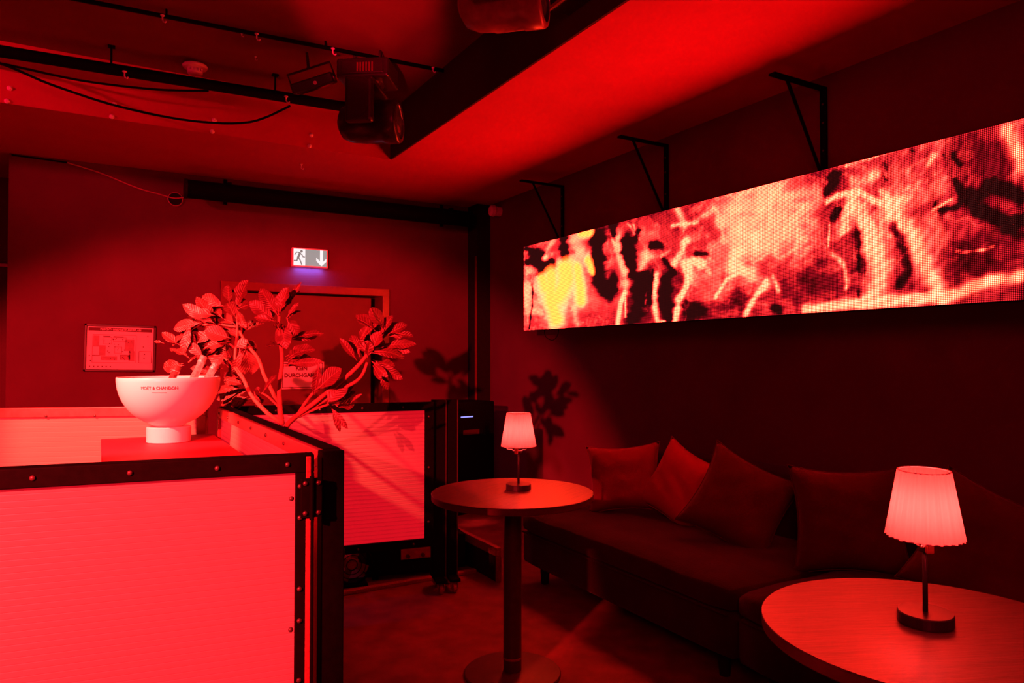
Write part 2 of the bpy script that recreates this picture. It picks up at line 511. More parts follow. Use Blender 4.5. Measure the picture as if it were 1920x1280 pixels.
# the sign's small downward emergency light
lamp('AREA', 'sign_downlight', (1.62, YB - 0.035, 2.102), (1.62, YB - 0.01, 1.9), (0.10, 0.24, 1.0), 1.6, shape='RECTANGLE', size=0.24, size_y=0.03)

# ------------------------------------------------------------------ bar panels with milky twin-wall sheets
def ribbed_sheet(L, H, x0, z0, pitch, depth, t):
    bm = B()
    n = max(4, int(H / pitch))
    p = H / n
    prof = []
    for i in range(n):
        z = z0 + i * p
        prof += [(0.0, z), (depth, z + p * 0.12), (depth * 1.1, z + p * 0.5), (depth, z + p * 0.88)]
    prof.append((0.0, z0 + H))
    fr = [[bm.verts.new((x, -t / 2 - y, z)) for y, z in prof] for x in (x0, x0 + L)]
    bk = [[bm.verts.new((x, t / 2 + y, z)) for y, z in prof] for x in (x0, x0 + L)]
    for i in range(len(prof) - 1):
        bm.faces.new((fr[0][i], fr[1][i], fr[1][i + 1], fr[0][i + 1]))
        bm.faces.new((bk[1][i], bk[0][i], bk[0][i + 1], bk[1][i + 1]))
        bm.faces.new((fr[0][i + 1], bk[0][i + 1], bk[0][i], fr[0][i]))
        bm.faces.new((fr[1][i], bk[1][i], bk[1][i + 1], fr[1][i + 1]))
    return bm

bolt_me = None
def bolt(parent, x, y, z, side=-1):
    global bolt_me
    if bolt_me is None:
        bm = B(); lathe(bm, [(0.0065, 0), (0.0062, 0.003), (0.004, 0.0055), (0, 0.0062)], 10, Matrix.Rotation(PI / 2, 4, 'X'), cap0=True)
        o = link_mesh('bolt', bm, M['steel'], parent, smooth=True)
        bolt_me = o.data
    else:
        o = bpy.data.objects.new('bolt', bolt_me)
        COL.objects.link(o)
        o.parent = parent
    o.location = (x, y, z)
    if side > 0:
        o.rotation_euler = (0, 0, PI)
    return o

def panel(label, P0, P1, zt, zb, rail=0.046, stile=0.046, th=0.05, pitch=0.0145, frame_mat='black', bolts=(), feet=False, depth=0.0006):
    P0, P1 = Vector(P0), Vector(P1)
    d = P1 - P0
    L = d.length
    t = thing('room_divider', label, 'divider', (P0.x, P0.y, 0), math.atan2(d.y, d.x), 'milky bar panels in black frames')
    fm = M[frame_mat]
    bm = B(); box(bm, 0, L, -th / 2, th / 2, zt - rail, zt, 0.003)
    link_mesh('top_rail', bm, fm, t)
    bm = B(); box(bm, 0, L, -th / 2, th / 2, zb, zb + rail, 0.003)
    link_mesh('bottom_rail', bm, fm, t)
    for x in (0, L - stile):
        bm = B(); box(bm, x, x + stile, -th / 2 + 0.0005, th / 2 - 0.0005, (0.0 if feet else zb) + (0.0 if feet else rail), zt - rail, 0.003)
        link_mesh('stile', bm, fm, t)
    link_mesh('milky_sheet', ribbed_sheet(L - 2 * stile, zt - zb - 2 * rail, stile, zb + rail, pitch, depth, 0.016), M['sheet'], t)
    for x, z, s in bolts:
        bolt(t, x, s * th / 2, z, s)
    return t

front = panel('nearest milky bar panel filling the lower left, dark frame with bolts', (-1.05, 2.103), (0.488, 1.868), 1.06, 0.06,
      bolts=[(x, 1.037, -1) for x in (0.40, 0.66, 0.94, 1.135, 1.325, 1.49)] + [(1.521, z, -1) for z in (0.98, 0.90, 0.72, 0.64, 0.49, 0.33)] + [(1.500, z, -1) for z in (0.95, 0.62)])
# hinge and slim edge profile on the corner
bm = B(); box(bm, 1.535, 1.548, -0.026, -0.012, 0.06, 1.055, 0.002)
link_mesh('edge_strip', bm, M['wood'], front)
bm = B(); box(bm, 1.522, 1.575, -0.034, -0.0255, 0.90, 1.0, 0.002); tube(bm, [(1.549, -0.037, 0.895), (1.549, -0.037, 1.005)], 0.006, 10)
hinge = link_mesh('hinge', bm, M['black'], front)
for z in (0.912, 0.988):
    for x in (1.533, 1.566):
        bolt(hinge, x, -0.034, z)
wing = panel('milky bar panel running back from the corner post beside the bowl', (0.536, 1.91), (0.536, 3.79), 1.06, 0.06, th=0.05, frame_mat='grey', pitch=0.022,
      bolts=[(x, 1.037, 1) for x in (0.12, 0.40, 0.68, 0.96, 1.24, 1.52, 1.78)])
bm = B(); box(bm, -0.045, 0.0, -0.034, 0.026, 0.0, 1.062, 0.003); box(bm, 0.0, 1.89, -0.034, -0.0255, 0.03, 1.063, 0.002); box(bm, 0.0, 1.89, -0.034, 0.010, 1.0605, 1.064, 0.001)
link_mesh('corner_post', bm, M['black'], wing)
back_left = panel('milky bar panel behind the white bowl under the escape plan', (-0.75, 4.40), (0.485, 3.93), 1.06, 0.06, frame_mat='grey', pitch=0.024,
      bolts=[(x, 1.02, -1) for x in (0.18, 0.36, 0.58, 0.8, 1.0, 1.2)] + [(0.36, 0.93, -1), (0.36, 0.90, -1)])
mid = panel('milky bar panel right of the plant with leaf shadows across it', (0.60, 3.83), (1.622, 3.667), 1.06, 0.262, stile=0.05, pitch=0.0215, depth=0.0025,
      bolts=[(x, 1.035, -1) for x in (0.2, 0.42, 0.64, 0.86)] + [(1.005, z, -1) for z in (0.98, 0.70, 0.40)] + [(x, 0.285, -1) for x in (0.3, 0.62, 0.92)])

caster_n = 0
def partition_post(label, P, w, dp, rz):
    t = thing('partition_post', label, 'post', (P[0], P[1], 0), rz, 'black posts beside the milky panel')
    bm = B(); box(bm, -w / 2, w / 2, -dp / 2, dp / 2, 0.075, 1.068, 0.003)
    link_mesh('upright', bm, M['black'], t)
    bm = B(); box(bm, w / 2 - 0.004, w / 2 + 0.001, -dp / 2 - 0.002, -dp / 2 + 0.002, 0.08, 1.066)
    link_mesh('edge_line', bm, M['leg'], t)
    bm = B(); box(bm, -0.03, 0.03, -0.11, 0.10, 0.062, 0.078, 0.003)
    link_mesh('foot_plate', bm, M['black'], t)
    for y in (-0.085, 0.075):
        bm = B(); lathe(bm, [(0.0, -0.012), (0.022, -0.012), (0.028, -0.008), (0.028, 0.008), (0.022, 0.012), (0, 0.012)], 18, Matrix.Translation((0, y, 0.028)) @ Matrix.Rotation(PI / 2, 4, 'Y'))
        box(bm, -0.02, -0.016, y - 0.014, y + 0.014, 0.02, 0.063); box(bm, 0.016, 0.02, y - 0.014, y + 0.014, 0.02, 0.063)
        link_mesh('caster', bm, M['wood'], t)
    return t
partition_post('black post touching the right end of the milky panel', (1.672, 3.70), 0.078, 0.06, math.radians(-14))
partition_post('slimmer black post right of the panel post', (1.752, 3.695), 0.058, 0.06, math.radians(-14))

# ------------------------------------------------------------------ bar cabinet, bowl and bottles
cab = thing('bar_cabinet', 'red brown cabinet top carrying the white bowl', 'cabinet', (0.255, 3.36, 0))
bm = B(); box(bm, -0.225, 0.225, -0.43, 0.43, 0.0, 0.90, 0.003)
link_mesh('body', bm, M['board'], cab)
bm = B(); box(bm, -0.24, 0.24, -0.46, 0.45, 0.90, 0.93, 0.003)
link_mesh('top', bm, M['board'], cab)

bowl = thing('ice_bowl', 'large white champagne bowl on a short round foot', 'bowl', (0.279, 3.545, 0.93))
bm = B()
prof = [(0.086, 0.0), (0.091, 0.003), (0.091, 0.066), (0.088, 0.069), (0.055, 0.070)]
lathe(bm, prof, 64)
link_mesh('foot', bm, M['bowl'], bowl, smooth=False)
bm = B()
RO = 0.212; HB = 0.218
outer = []
for i in range(21):
    a = i / 20 * PI / 2
    rr = RO * math.sin(a) ** 0.95 if a > 0 else 0
    outer.append((max(rr, 0.05) if i < 3 else rr, 0.07 + HB * (1 - math.cos(a))))
outer = [(0.05, 0.0695), (0.06, 0.073)] + [p for p in outer if p[0] > 0.075]
inner = [(r - 0.008, z + (0.008 if z < 0.25 else 0)) for r, z in outer[::-1]]
prof = outer + [(RO - 0.002, 0.07 + HB + 0.003), (RO - 0.007, 0.07 + HB + 0.003)] + inner + [(0.0, 0.080)]
lathe(bm, prof, 96)
bw = link_mesh('bowl_shell', bm, M['bowl'], bowl, smooth=True)
def bowl_wrap(x, y, z):
    h = 0.07 + HB - 0.040 + y
    t = (h - 0.07) / HB
    a = math.acos(max(-1, min(1, 1 - t)))
    R = RO * math.sin(a) ** 0.95 + 0.0006 + z
    phi = -PI / 2 - math.radians(15.5) + x / RO
    return Vector((R * math.cos(phi), R * math.sin(phi), h))
text_mesh('lettering', 'MOËT & CHANDON', 0.0185, M['print'], bowl, None, extrude=0.0003, sx=0.88, wrap=bowl_wrap)
bm = B()
for i in range(12):
    x0, x1 = -0.03 + i * 0.005, -0.025 + i * 0.005
    q = [bowl_wrap(x, y, 0.0003) for x, y in ((x0, -0.0195), (x1, -0.0195), (x1, -0.0180), (x0, -0.0180))]
    bm.faces.new([bm.verts.new(v + Vector((0.010 * math.cos(-PI / 2), 0, 0)) * 0) for v in q])
link_mesh('underline', bm, M['print'], bowl)

def bottle(label, neck_top, lean, foilm, H=0.235, r=0.036):
    # axis points from the base inside the bowl up to the neck end
    ax = Vector(lean).normalized()
    base = Vector(neck_top) - ax * H
    t = thing('champagne_bottle', label, 'bottle', base, 0, 'bottles in the white bowl')
    t.rotation_euler = ax.to_track_quat('Z', 'Y').to_euler()
    bm = B(); lathe(bm, [(0.0, 0.0), (r - 0.004, 0.0), (r, 0.005), (r, H * 0.26), (r * 0.9, H * 0.32), (r * 0.6, H * 0.40), (0.0155, H * 0.48), (0.0145, H * 0.60)], 28)
    link_mesh('bottle_glass', bm, M['glass'], t, smooth=True)
    bm = B(); lathe(bm, [(0.0165, H * 0.465), (0.0152, H * 0.84), (0.0175, H * 0.85), (0.0175, H * 0.89), (0.016, H * 0.90), (0.0165, H * 0.985), (0.013, H), (0, H)], 20)
    link_mesh('foil', bm, foilm, t, smooth=True)
    bm = B(); lathe(bm, [(0.0182, H * 0.865), (0.019, H * 0.87), (0.0182, H * 0.875)], 20, cap0=False, cap1=False)
    link_mesh('wire_cage', bm, M['wire'], t)
bottle('tallest pale foil bottle neck in the white bowl', (0.427, 3.575, 1.315), (0.40, 0.05, 0.9), M['foil'])
bottle('rightmost pale foil bottle neck in the white bowl', (0.466, 3.465, 1.281), (0.50, -0.10, 0.9), M['foil'], H=0.215)
bottle('dark foil bottle neck, leftmost in the white bowl', (0.318, 3.60, 1.268), (0.38, 0.12, 0.9), M['foil_dark'], H=0.20)

# ------------------------------------------------------------------ plant
LEAVES = [
    (0.579, 3.656, 1.552, 0.608, 3.596, 1.662, 0.065), (0.557, 3.721, 1.572, 0.541, 3.679, 1.645, 0.042), (0.534, 3.716, 1.557, 0.445, 3.752, 1.601, 0.052),
    (0.58, 3.613, 1.539, 0.627, 3.586, 1.566, 0.061), (0.571, 3.616, 1.494, 0.537, 3.626, 1.562, 0.054), (0.574, 3.618, 1.542, 0.597, 3.559, 1.459, 0.031),
    (0.577, 3.675, 1.47, 0.522, 3.744, 1.506, 0.055), (0.488, 3.679, 1.468, 0.363, 3.717, 1.551, 0.048), (0.564, 3.716, 1.436, 0.424, 3.847, 1.554, 0.077),
    (0.527, 3.73, 1.457, 0.459, 3.757, 1.463, 0.049), (0.621, 3.74, 1.434, 0.685, 3.649, 1.475, 0.028), (0.573, 3.749, 1.43, 0.523, 3.752, 1.492, 0.067),
    (0.554, 3.645, 1.399, 0.454, 3.658, 1.432, 0.065), (0.546, 3.677, 1.4, 0.46, 3.762, 1.456, 0.055), (0.43, 3.722, 1.475, 0.324, 3.793, 1.455, 0.055),
    (0.432, 3.795, 1.436, 0.364, 3.819, 1.47, 0.049), (0.436, 3.777, 1.47, 0.377, 3.76, 1.516, 0.049), (0.386, 3.727, 1.467, 0.349, 3.718, 1.344, 0.037),
    (0.349, 3.852, 1.367, 0.281, 3.882, 1.422, 0.038), (0.386, 3.773, 1.304, 0.315, 3.823, 1.352, 0.034), (0.28, 3.855, 1.376, 0.242, 3.854, 1.386, 0.015),
    (0.382, 3.993, 1.267, 0.299, 4.064, 1.26, 0.058), (0.508, 3.687, 1.42, 0.388, 3.767, 1.393, 0.048), (0.503, 3.737, 1.387, 0.423, 3.827, 1.374, 0.042),
    (0.531, 3.754, 1.367, 0.426, 3.792, 1.311, 0.07), (0.586, 3.765, 1.282, 0.537, 3.747, 1.367, 0.06), (0.59, 3.669, 1.366, 0.667, 3.655, 1.352, 0.062),
    (0.614, 3.613, 1.352, 0.638, 3.6, 1.242, 0.079), (0.587, 3.61, 1.351, 0.606, 3.621, 1.242, 0.044), (0.57, 3.879, 1.267, 0.489, 3.932, 1.34, 0.051),
    (0.605, 3.878, 1.194, 0.564, 3.88, 1.217, 0.036), (0.55, 3.879, 1.253, 0.439, 3.956, 1.224, 0.043), (0.648, 3.806, 1.167, 0.572, 3.844, 1.196, 0.043),
    (0.661, 3.841, 1.136, 0.562, 3.952, 1.075, 0.058), (0.671, 3.777, 1.103, 0.6, 3.839, 1.044, 0.057), (0.672, 3.708, 1.141, 0.695, 3.72, 1.063, 0.032),
    (0.625, 3.831, 1.152, 0.532, 3.942, 1.135, 0.043), (0.606, 3.725, 1.388, 0.577, 3.715, 1.471, 0.063), (0.488, 3.723, 1.366, 0.436, 3.772, 1.422, 0.055),
    (0.44, 3.694, 1.311, 0.381, 3.723, 1.365, 0.041), (0.531, 3.664, 1.331, 0.479, 3.651, 1.277, 0.048), (0.646, 3.72, 1.254, 0.59, 3.785, 1.211, 0.042),
    (0.487, 3.679, 1.509, 0.407, 3.696, 1.521, 0.048), (0.523, 3.701, 1.497, 0.491, 3.761, 1.548, 0.041), (0.565, 3.63, 1.352, 0.611, 3.596, 1.386, 0.041),
    (0.359, 3.824, 1.422, 0.321, 3.892, 1.374, 0.035), (0.635, 3.853, 1.122, 0.573, 3.934, 1.039, 0.044), (0.591, 3.79, 1.161, 0.529, 3.818, 1.105, 0.043),
    (0.693, 3.273, 1.494, 0.639, 3.345, 1.606, 0.051), (0.7, 3.366, 1.48, 0.606, 3.378, 1.552, 0.055), (0.677, 3.253, 1.468, 0.604, 3.264, 1.485, 0.028),
    (0.692, 3.253, 1.493, 0.693, 3.248, 1.575, 0.05), (0.716, 3.296, 1.515, 0.77, 3.234, 1.625, 0.02), (0.693, 3.215, 1.52, 0.712, 3.192, 1.603, 0.047),
    (0.726, 3.255, 1.482, 0.766, 3.238, 1.546, 0.022), (0.745, 3.339, 1.48, 0.794, 3.331, 1.523, 0.022), (0.734, 3.275, 1.476, 0.773, 3.267, 1.419, 0.048),
    (0.714, 3.312, 1.471, 0.722, 3.259, 1.368, 0.064), (0.756, 3.326, 1.395, 0.878, 3.287, 1.425, 0.032), (0.739, 3.335, 1.278, 0.848, 3.306, 1.298, 0.052),
    (0.724, 3.265, 1.311, 0.814, 3.2, 1.349, 0.057), (0.683, 3.234, 1.361, 0.649, 3.203, 1.375, 0.015), (0.695, 3.249, 1.424, 0.665, 3.226, 1.451, 0.016),
    (0.806, 3.003, 1.293, 0.794, 3.013, 1.167, 0.033), (0.627, 3.262, 1.148, 0.659, 3.201, 1.221, 0.034), (0.621, 3.281, 1.151, 0.608, 3.273, 1.173, 0.019),
    (0.717, 3.209, 1.298, 0.769, 3.221, 1.336, 0.037), (0.742, 3.291, 1.279, 0.849, 3.188, 1.288, 0.035), (1.001, 2.852, 1.417, 0.937, 2.871, 1.472, 0.044),
    (1.036, 2.847, 1.418, 0.992, 2.827, 1.504, 0.045), (1.046, 2.909, 1.383, 1.111, 2.927, 1.458, 0.07), (1.03, 2.865, 1.4, 1.06, 2.844, 1.475, 0.039),
    (1.066, 2.792, 1.408, 1.104, 2.724, 1.398, 0.026), (1.051, 2.836, 1.406, 1.098, 2.78, 1.44, 0.042), (1.046, 2.908, 1.353, 1.138, 2.815, 1.37, 0.039),
    (0.988, 2.83, 1.334, 1.101, 2.817, 1.322, 0.038), (0.966, 2.912, 1.382, 0.995, 2.853, 1.441, 0.036), (0.947, 2.927, 1.293, 0.88, 2.909, 1.372, 0.027),
    (0.956, 2.919, 1.311, 0.942, 2.981, 1.393, 0.039), (1.005, 2.936, 1.353, 0.985, 2.969, 1.408, 0.039), (0.992, 2.861, 1.34, 1.007, 2.835, 1.405, 0.05),
    (0.984, 2.854, 1.293, 1.091, 2.824, 1.227, 0.038), (1.03, 2.879, 1.245, 1.066, 2.892, 1.181, 0.03), (0.975, 2.881, 1.305, 0.975, 2.847, 1.363, 0.03),
    (0.983, 2.943, 1.298, 0.993, 2.992, 1.36, 0.024), (1.027, 2.924, 1.286, 1.101, 2.917, 1.274, 0.036), (1.035, 2.913, 1.335, 1.101, 2.902, 1.347, 0.036),
    (0.975, 2.866, 1.322, 0.945, 2.885, 1.364, 0.03), (0.996, 2.873, 1.287, 1.022, 2.805, 1.24, 0.027), (0.798, 2.993, 1.174, 0.86, 2.929, 1.252, 0.068),
    (0.838, 3.008, 1.106, 0.905, 2.989, 1.196, 0.066), (0.924, 3.071, 1.118, 0.957, 3.044, 1.187, 0.028), (0.886, 3.09, 1.1, 0.976, 3.094, 1.103, 0.053),
    (0.881, 3.096, 1.093, 0.934, 3.052, 1.011, 0.025), (0.925, 2.951, 1.113, 0.947, 2.906, 1.15, 0.013), (0.794, 3.022, 1.167, 0.831, 2.965, 1.216, 0.042),
    (0.568, 3.649, 1.551, 0.608, 3.635, 1.586, 0.059), (0.566, 3.658, 1.508, 0.561, 3.677, 1.574, 0.047), (0.5, 3.721, 1.457, 0.424, 3.745, 1.586, 0.05),
    (0.512, 3.779, 1.461, 0.45, 3.79, 1.463, 0.05), (0.612, 3.76, 1.428, 0.645, 3.696, 1.481, 0.026), (0.585, 3.773, 1.429, 0.545, 3.762, 1.49, 0.068),
    (0.555, 3.676, 1.385, 0.464, 3.687, 1.368, 0.052), (0.545, 3.716, 1.402, 0.46, 3.777, 1.421, 0.05), (0.432, 3.742, 1.468, 0.34, 3.796, 1.415, 0.05),
    (0.43, 3.83, 1.436, 0.362, 3.866, 1.447, 0.047), (0.449, 3.815, 1.481, 0.386, 3.797, 1.526, 0.041), (0.375, 3.742, 1.465, 0.399, 3.745, 1.369, 0.03),
    (0.361, 3.868, 1.373, 0.287, 3.907, 1.412, 0.03), (0.382, 4.043, 1.277, 0.328, 4.096, 1.238, 0.051), (0.503, 3.726, 1.406, 0.39, 3.788, 1.402, 0.042),
    (0.503, 3.75, 1.402, 0.423, 3.843, 1.405, 0.044), (0.539, 3.775, 1.356, 0.437, 3.792, 1.334, 0.072), (0.592, 3.707, 1.354, 0.642, 3.709, 1.32, 0.059),
    (0.618, 3.655, 1.34, 0.585, 3.66, 1.231, 0.061), (0.583, 3.9, 1.256, 0.523, 3.95, 1.335, 0.042), (0.596, 3.9, 1.188, 0.568, 3.885, 1.225, 0.03),
    (0.536, 3.899, 1.238, 0.425, 3.968, 1.253, 0.039), (0.636, 3.849, 1.165, 0.569, 3.899, 1.193, 0.043), (0.675, 3.865, 1.146, 0.581, 3.979, 1.087, 0.055),
    (0.66, 3.79, 1.11, 0.593, 3.826, 1.073, 0.046), (0.677, 3.729, 1.133, 0.721, 3.752, 1.081, 0.028), (0.639, 3.88, 1.153, 0.562, 3.963, 1.144, 0.045),
    (0.602, 3.754, 1.388, 0.591, 3.73, 1.458, 0.057), (0.485, 3.735, 1.352, 0.456, 3.762, 1.409, 0.045), (0.445, 3.733, 1.322, 0.392, 3.766, 1.367, 0.035),
    (0.632, 3.763, 1.266, 0.592, 3.83, 1.213, 0.041), (0.533, 3.743, 1.507, 0.502, 3.799, 1.553, 0.042), (0.631, 3.867, 1.132, 0.542, 3.928, 1.098, 0.041),
    (0.707, 3.396, 1.481, 0.672, 3.419, 1.588, 0.042), (0.699, 3.271, 1.5, 0.742, 3.256, 1.574, 0.045), (0.724, 3.331, 1.519, 0.768, 3.288, 1.603, 0.016),
    (0.695, 3.225, 1.507, 0.69, 3.2, 1.577, 0.045), (0.733, 3.29, 1.488, 0.765, 3.282, 1.442, 0.05), (0.77, 3.354, 1.388, 0.87, 3.333, 1.408, 0.033),
    (0.74, 3.383, 1.267, 0.846, 3.34, 1.297, 0.047), (0.669, 3.244, 1.361, 0.636, 3.216, 1.358, 0.013), (0.705, 3.259, 1.432, 0.681, 3.229, 1.464, 0.013),
    (0.732, 3.243, 1.294, 0.782, 3.249, 1.32, 0.031), (1.013, 2.894, 1.421, 0.956, 2.933, 1.487, 0.045), (1.043, 2.875, 1.426, 0.982, 2.839, 1.493, 0.038),
    (1.045, 2.933, 1.377, 1.065, 2.936, 1.471, 0.073), (1.032, 2.891, 1.39, 1.044, 2.868, 1.453, 0.032), (1.066, 2.864, 1.395, 1.111, 2.832, 1.409, 0.033),
    (1.039, 2.941, 1.365, 1.126, 2.84, 1.337, 0.034), (0.983, 2.842, 1.327, 1.101, 2.824, 1.318, 0.03), (0.957, 2.933, 1.374, 0.974, 2.894, 1.429, 0.032),
    (1.004, 2.89, 1.343, 1.039, 2.877, 1.378, 0.043), (1.028, 2.961, 1.299, 1.086, 2.941, 1.257, 0.034), (0.983, 2.885, 1.335, 0.953, 2.886, 1.372, 0.025),
    (1.002, 2.887, 1.274, 1.012, 2.831, 1.226, 0.025), (0.938, 3.109, 1.112, 0.978, 3.081, 1.154, 0.025), (0.894, 3.115, 1.079, 0.917, 3.083, 0.999, 0.022),
]
BRANCHES = [
    [(0.722, 3.291, 1.011, 0.011), (0.674, 3.376, 1.052, 0.01), (0.63, 3.515, 1.124, 0.009), (0.613, 3.604, 1.188, 0.009), (0.582, 3.678, 1.283, 0.008), (0.582, 3.688, 1.352, 0.007), (0.588, 3.681, 1.456, 0.006), (0.584, 3.681, 1.55, 0.005)],
    [(0.71, 3.296, 1.081, 0.01), (0.69, 3.398, 1.167, 0.0095), (0.676, 3.474, 1.224, 0.009), (0.661, 3.55, 1.304, 0.009), (0.623, 3.629, 1.373, 0.007), (0.596, 3.666, 1.435, 0.006)],
    [(0.719, 3.292, 1.005, 0.013), (0.71, 3.296, 1.081, 0.012), (0.707, 3.295, 1.183, 0.01), (0.716, 3.287, 1.298, 0.009), (0.704, 3.291, 1.413, 0.008), (0.702, 3.29, 1.495, 0.006)],
    [(0.724, 3.232, 0.997, 0.012), (0.748, 3.136, 1.056, 0.011), (0.798, 3.059, 1.111, 0.01), (0.885, 2.983, 1.199, 0.009), (0.935, 2.929, 1.257, 0.009), (0.976, 2.904, 1.311, 0.008), (1.022, 2.875, 1.394, 0.005)],
    [(0.748, 3.136, 1.056, 0.01), (0.834, 3.061, 1.115, 0.008), (0.894, 3.013, 1.165, 0.008), (0.95, 2.956, 1.205, 0.008), (0.966, 2.911, 1.239, 0.007), (0.981, 2.901, 1.287, 0.006)],
    [(0.75, 3.134, 1.059, 0.008), (0.771, 3.098, 1.109, 0.007), (0.802, 3.055, 1.165, 0.006), (0.815, 3.047, 1.183, 0.005)],
    [(0.756, 3.131, 1.053, 0.007), (0.808, 3.077, 1.085, 0.006), (0.858, 3.036, 1.107, 0.005)],
    [(0.588, 3.681, 1.456, 0.006), (0.495, 3.735, 1.47, 0.005), (0.429, 3.774, 1.463, 0.004)],
    [(0.582, 3.688, 1.352, 0.006), (0.514, 3.726, 1.394, 0.005), (0.434, 3.751, 1.338, 0.004), (0.38, 3.772, 1.283, 0.004)],
    [(0.613, 3.604, 1.188, 0.006), (0.527, 3.721, 1.311, 0.005), (0.395, 3.798, 1.304, 0.004), (0.353, 3.821, 1.359, 0.003)],
    [(0.71, 3.296, 1.081, 0.006), (0.663, 3.322, 1.132, 0.005), (0.638, 3.336, 1.148, 0.004)],
]
plant = thing('potted_plant', 'branching plant with large glossy leaves rising between the milky panels', 'plant', (0.80, 3.24, 0))
off = Vector((0.80, 3.24, 0))
bm = B(); lathe(bm, [(0.0, 0.0), (0.13, 0.0), (0.14, 0.01), (0.175, 0.40), (0.185, 0.41), (0.185, 0.44), (0.165, 0.44), (0.16, 0.39), (0, 0.39)], 40)
link_mesh('pot', bm, M['black'], plant, smooth=False)
bm = B(); lathe(bm, [(0.0, 0.40), (0.08, 0.405), (0.158, 0.392)], 24, cap0=False, cap1=False)
link_mesh('soil', bm, M['soil'], plant)
bm = B(); tube(bm, smooth_path([(0.0, 0.0, 0.39), (0.01, 0.0, 0.6), (-0.02, 0.01, 0.8), (-0.05, 0.02, 0.95)]), [0.022 - 0.0005 * i for i in range(16)], 10)
link_mesh('trunk', bm, M['bark'], plant, smooth=True)
for br in BRANCHES:
    pts = [Vector(b[:3]) - off for b in br]
    rs = [b[3] for b in br]
    if br[0][0] > 0.66 and br[0][2] < 1.0:
        pts = [Vector((-0.05, 0.02, 0.93))] + pts; rs = [rs[0] * 1.1] + rs
    sp = smooth_path(pts, 4)
    rr = [rs[min(i // 4, len(rs) - 1)] * (1 - (i % 4) / 4) + rs[min(i // 4 + 1, len(rs) - 1)] * ((i % 4) / 4) for i in range(len(sp))]
    bm = B(); tube(bm, sp, rr, 8)
    link_mesh('branch', bm, M['bark'], plant, smooth=True)

def leaf_mesh(ln, wd, seed):
    r = random.Random(seed)
    bm = B()
    n = 9
    bend = r.uniform(0.05, 0.22) * ln
    fold = r.uniform(0.10, 0.35)
    wav = r.uniform(0.0, 0.05) * ln
    ph = r.uniform(0, 6)
    rows = []
    for i in range(n + 1):
        t = i / n
        w = wd / 2 * (math.sin(PI * t ** 1.25) ** 0.7) if 0 < t < 1 else 0.0
        w = max(w, 0.0012)
        y = t * ln
        zc = bend * (t - t * t) * 1.2 - bend * t * t * 0.9
        row = []
        for k in (-2, -1, 0, 1, 2):
            x = k / 2 * w
            z = zc + abs(x) * fold + (wav * math.sin(t * 14 + ph + (1 if k > 0 else 0)) * (abs(k) / 2)) + (0.0025 * (i % 2) if abs(k) == 1 else 0)
            row.append(bm.verts.new((x, y + 0.006 * abs(k) * (1 - t), z)))
        rows.append(row)
    for i in range(n):
        for k in range(4):
            bm.faces.new((rows[i][k], rows[i][k + 1], rows[i + 1][k + 1], rows[i + 1][k]))
    # pale midrib standing proud of both faces
    r0 = [v.co.copy() for v in (row[2] for row in rows)]
    f0 = len(bm.faces)
    tube(bm, r0, [0.0016 * (1 - 0.7 * i / n) for i in range(n + 1)], 4)
    bm.faces.ensure_lookup_table()
    for f in bm.faces[f0:]:
        f.material_index = 1
    for f in bm.faces:
        f.smooth = True
    return bm

CAMV = Vector((0, 0, 1.31))
for i, L in enumerate(LEAVES):
    b, t, wd = Vector(L[0:3]), Vector(L[3:6]), L[6] * 1.2
    t = t + (t - b) * 0.16
    ax = t - b
    ln = ax.length
    y = ax.normalized()
    # faces outwards and upwards, turned by a random amount
    n = (Vector((-0.45, -0.75, 0.45)) + Vector((random.uniform(-.5, .5), random.uniform(-.4, .4), random.uniform(-.4, .4)))).normalized()
    z = (n - y * n.dot(y)).normalized()
    x = y.cross(z)
    o = link_mesh('leaf', leaf_mesh(ln, wd, i * 7 + 1), None, plant, mats=[M['leaf'], M['midrib']])
    o.matrix_local = Matrix(((x.x, y.x, z.x, b.x - off.x), (x.y, y.y, z.y, b.y - off.y), (x.z, y.z, z.z, b.z), (0, 0, 0, 1)))

# ------------------------------------------------------------------ bistro tables and lamps
def bistro_table(label, x, y, rz):
    t = thing('bistro_table', label, 'table', (x, y, 0), rz, 'round bistro tables')
    R = 0.336
    bm = B(); lathe(bm, [(0.0, 0.746), (R - 0.002, 0.746), (R, 0.747), (R, 0.7485), (R - 0.0015, 0.75), (0.0, 0.75)], 96)
    link_mesh('veneer', bm, M['table'], t)
    bm = B(); lathe(bm, [(0.0, 0.722), (R - 0.004, 0.722), (R - 0.001, 0.725), (R - 0.001, 0.746), (0.0, 0.746)], 96)
    link_mesh('tabletop', bm, M['edge'], t)
    bm = B(); lathe(bm, [(0.0, 0.712), (0.16, 0.712), (0.16, 0.722), (0.0, 0.722)], 32)
    link_mesh('mounting_plate', bm, M['leg'], t)
    bm = B(); lathe(bm, [(0.0375, 0.014), (0.0375, 0.712)], 40)
    link_mesh('column', bm, M['leg'], t, smooth=False)
    bm = B(); lathe(bm, [(0.0385, 0.066), (0.0392, 0.067), (0.0392, 0.074), (0.0385, 0.075)], 40, cap0=False, cap1=False)
    link_mesh('column_ring', bm, M['wood'], t)
    bm = B(); lathe(bm, [(0.0, 0.0), (0.198, 0.0), (0.2, 0.002), (0.2, 0.010), (0.196, 0.014), (0.05, 0.019), (0.0, 0.019)], 72)
    link_mesh('base', bm, M['leg'], t)
    return t
bistro_table('farther round bistro table with the smaller-looking lamp', 1.495, 2.565, 0.5)
bistro_table('nearest round bistro table, cut by the right picture edge', 1.497, 0.842, -0.45)

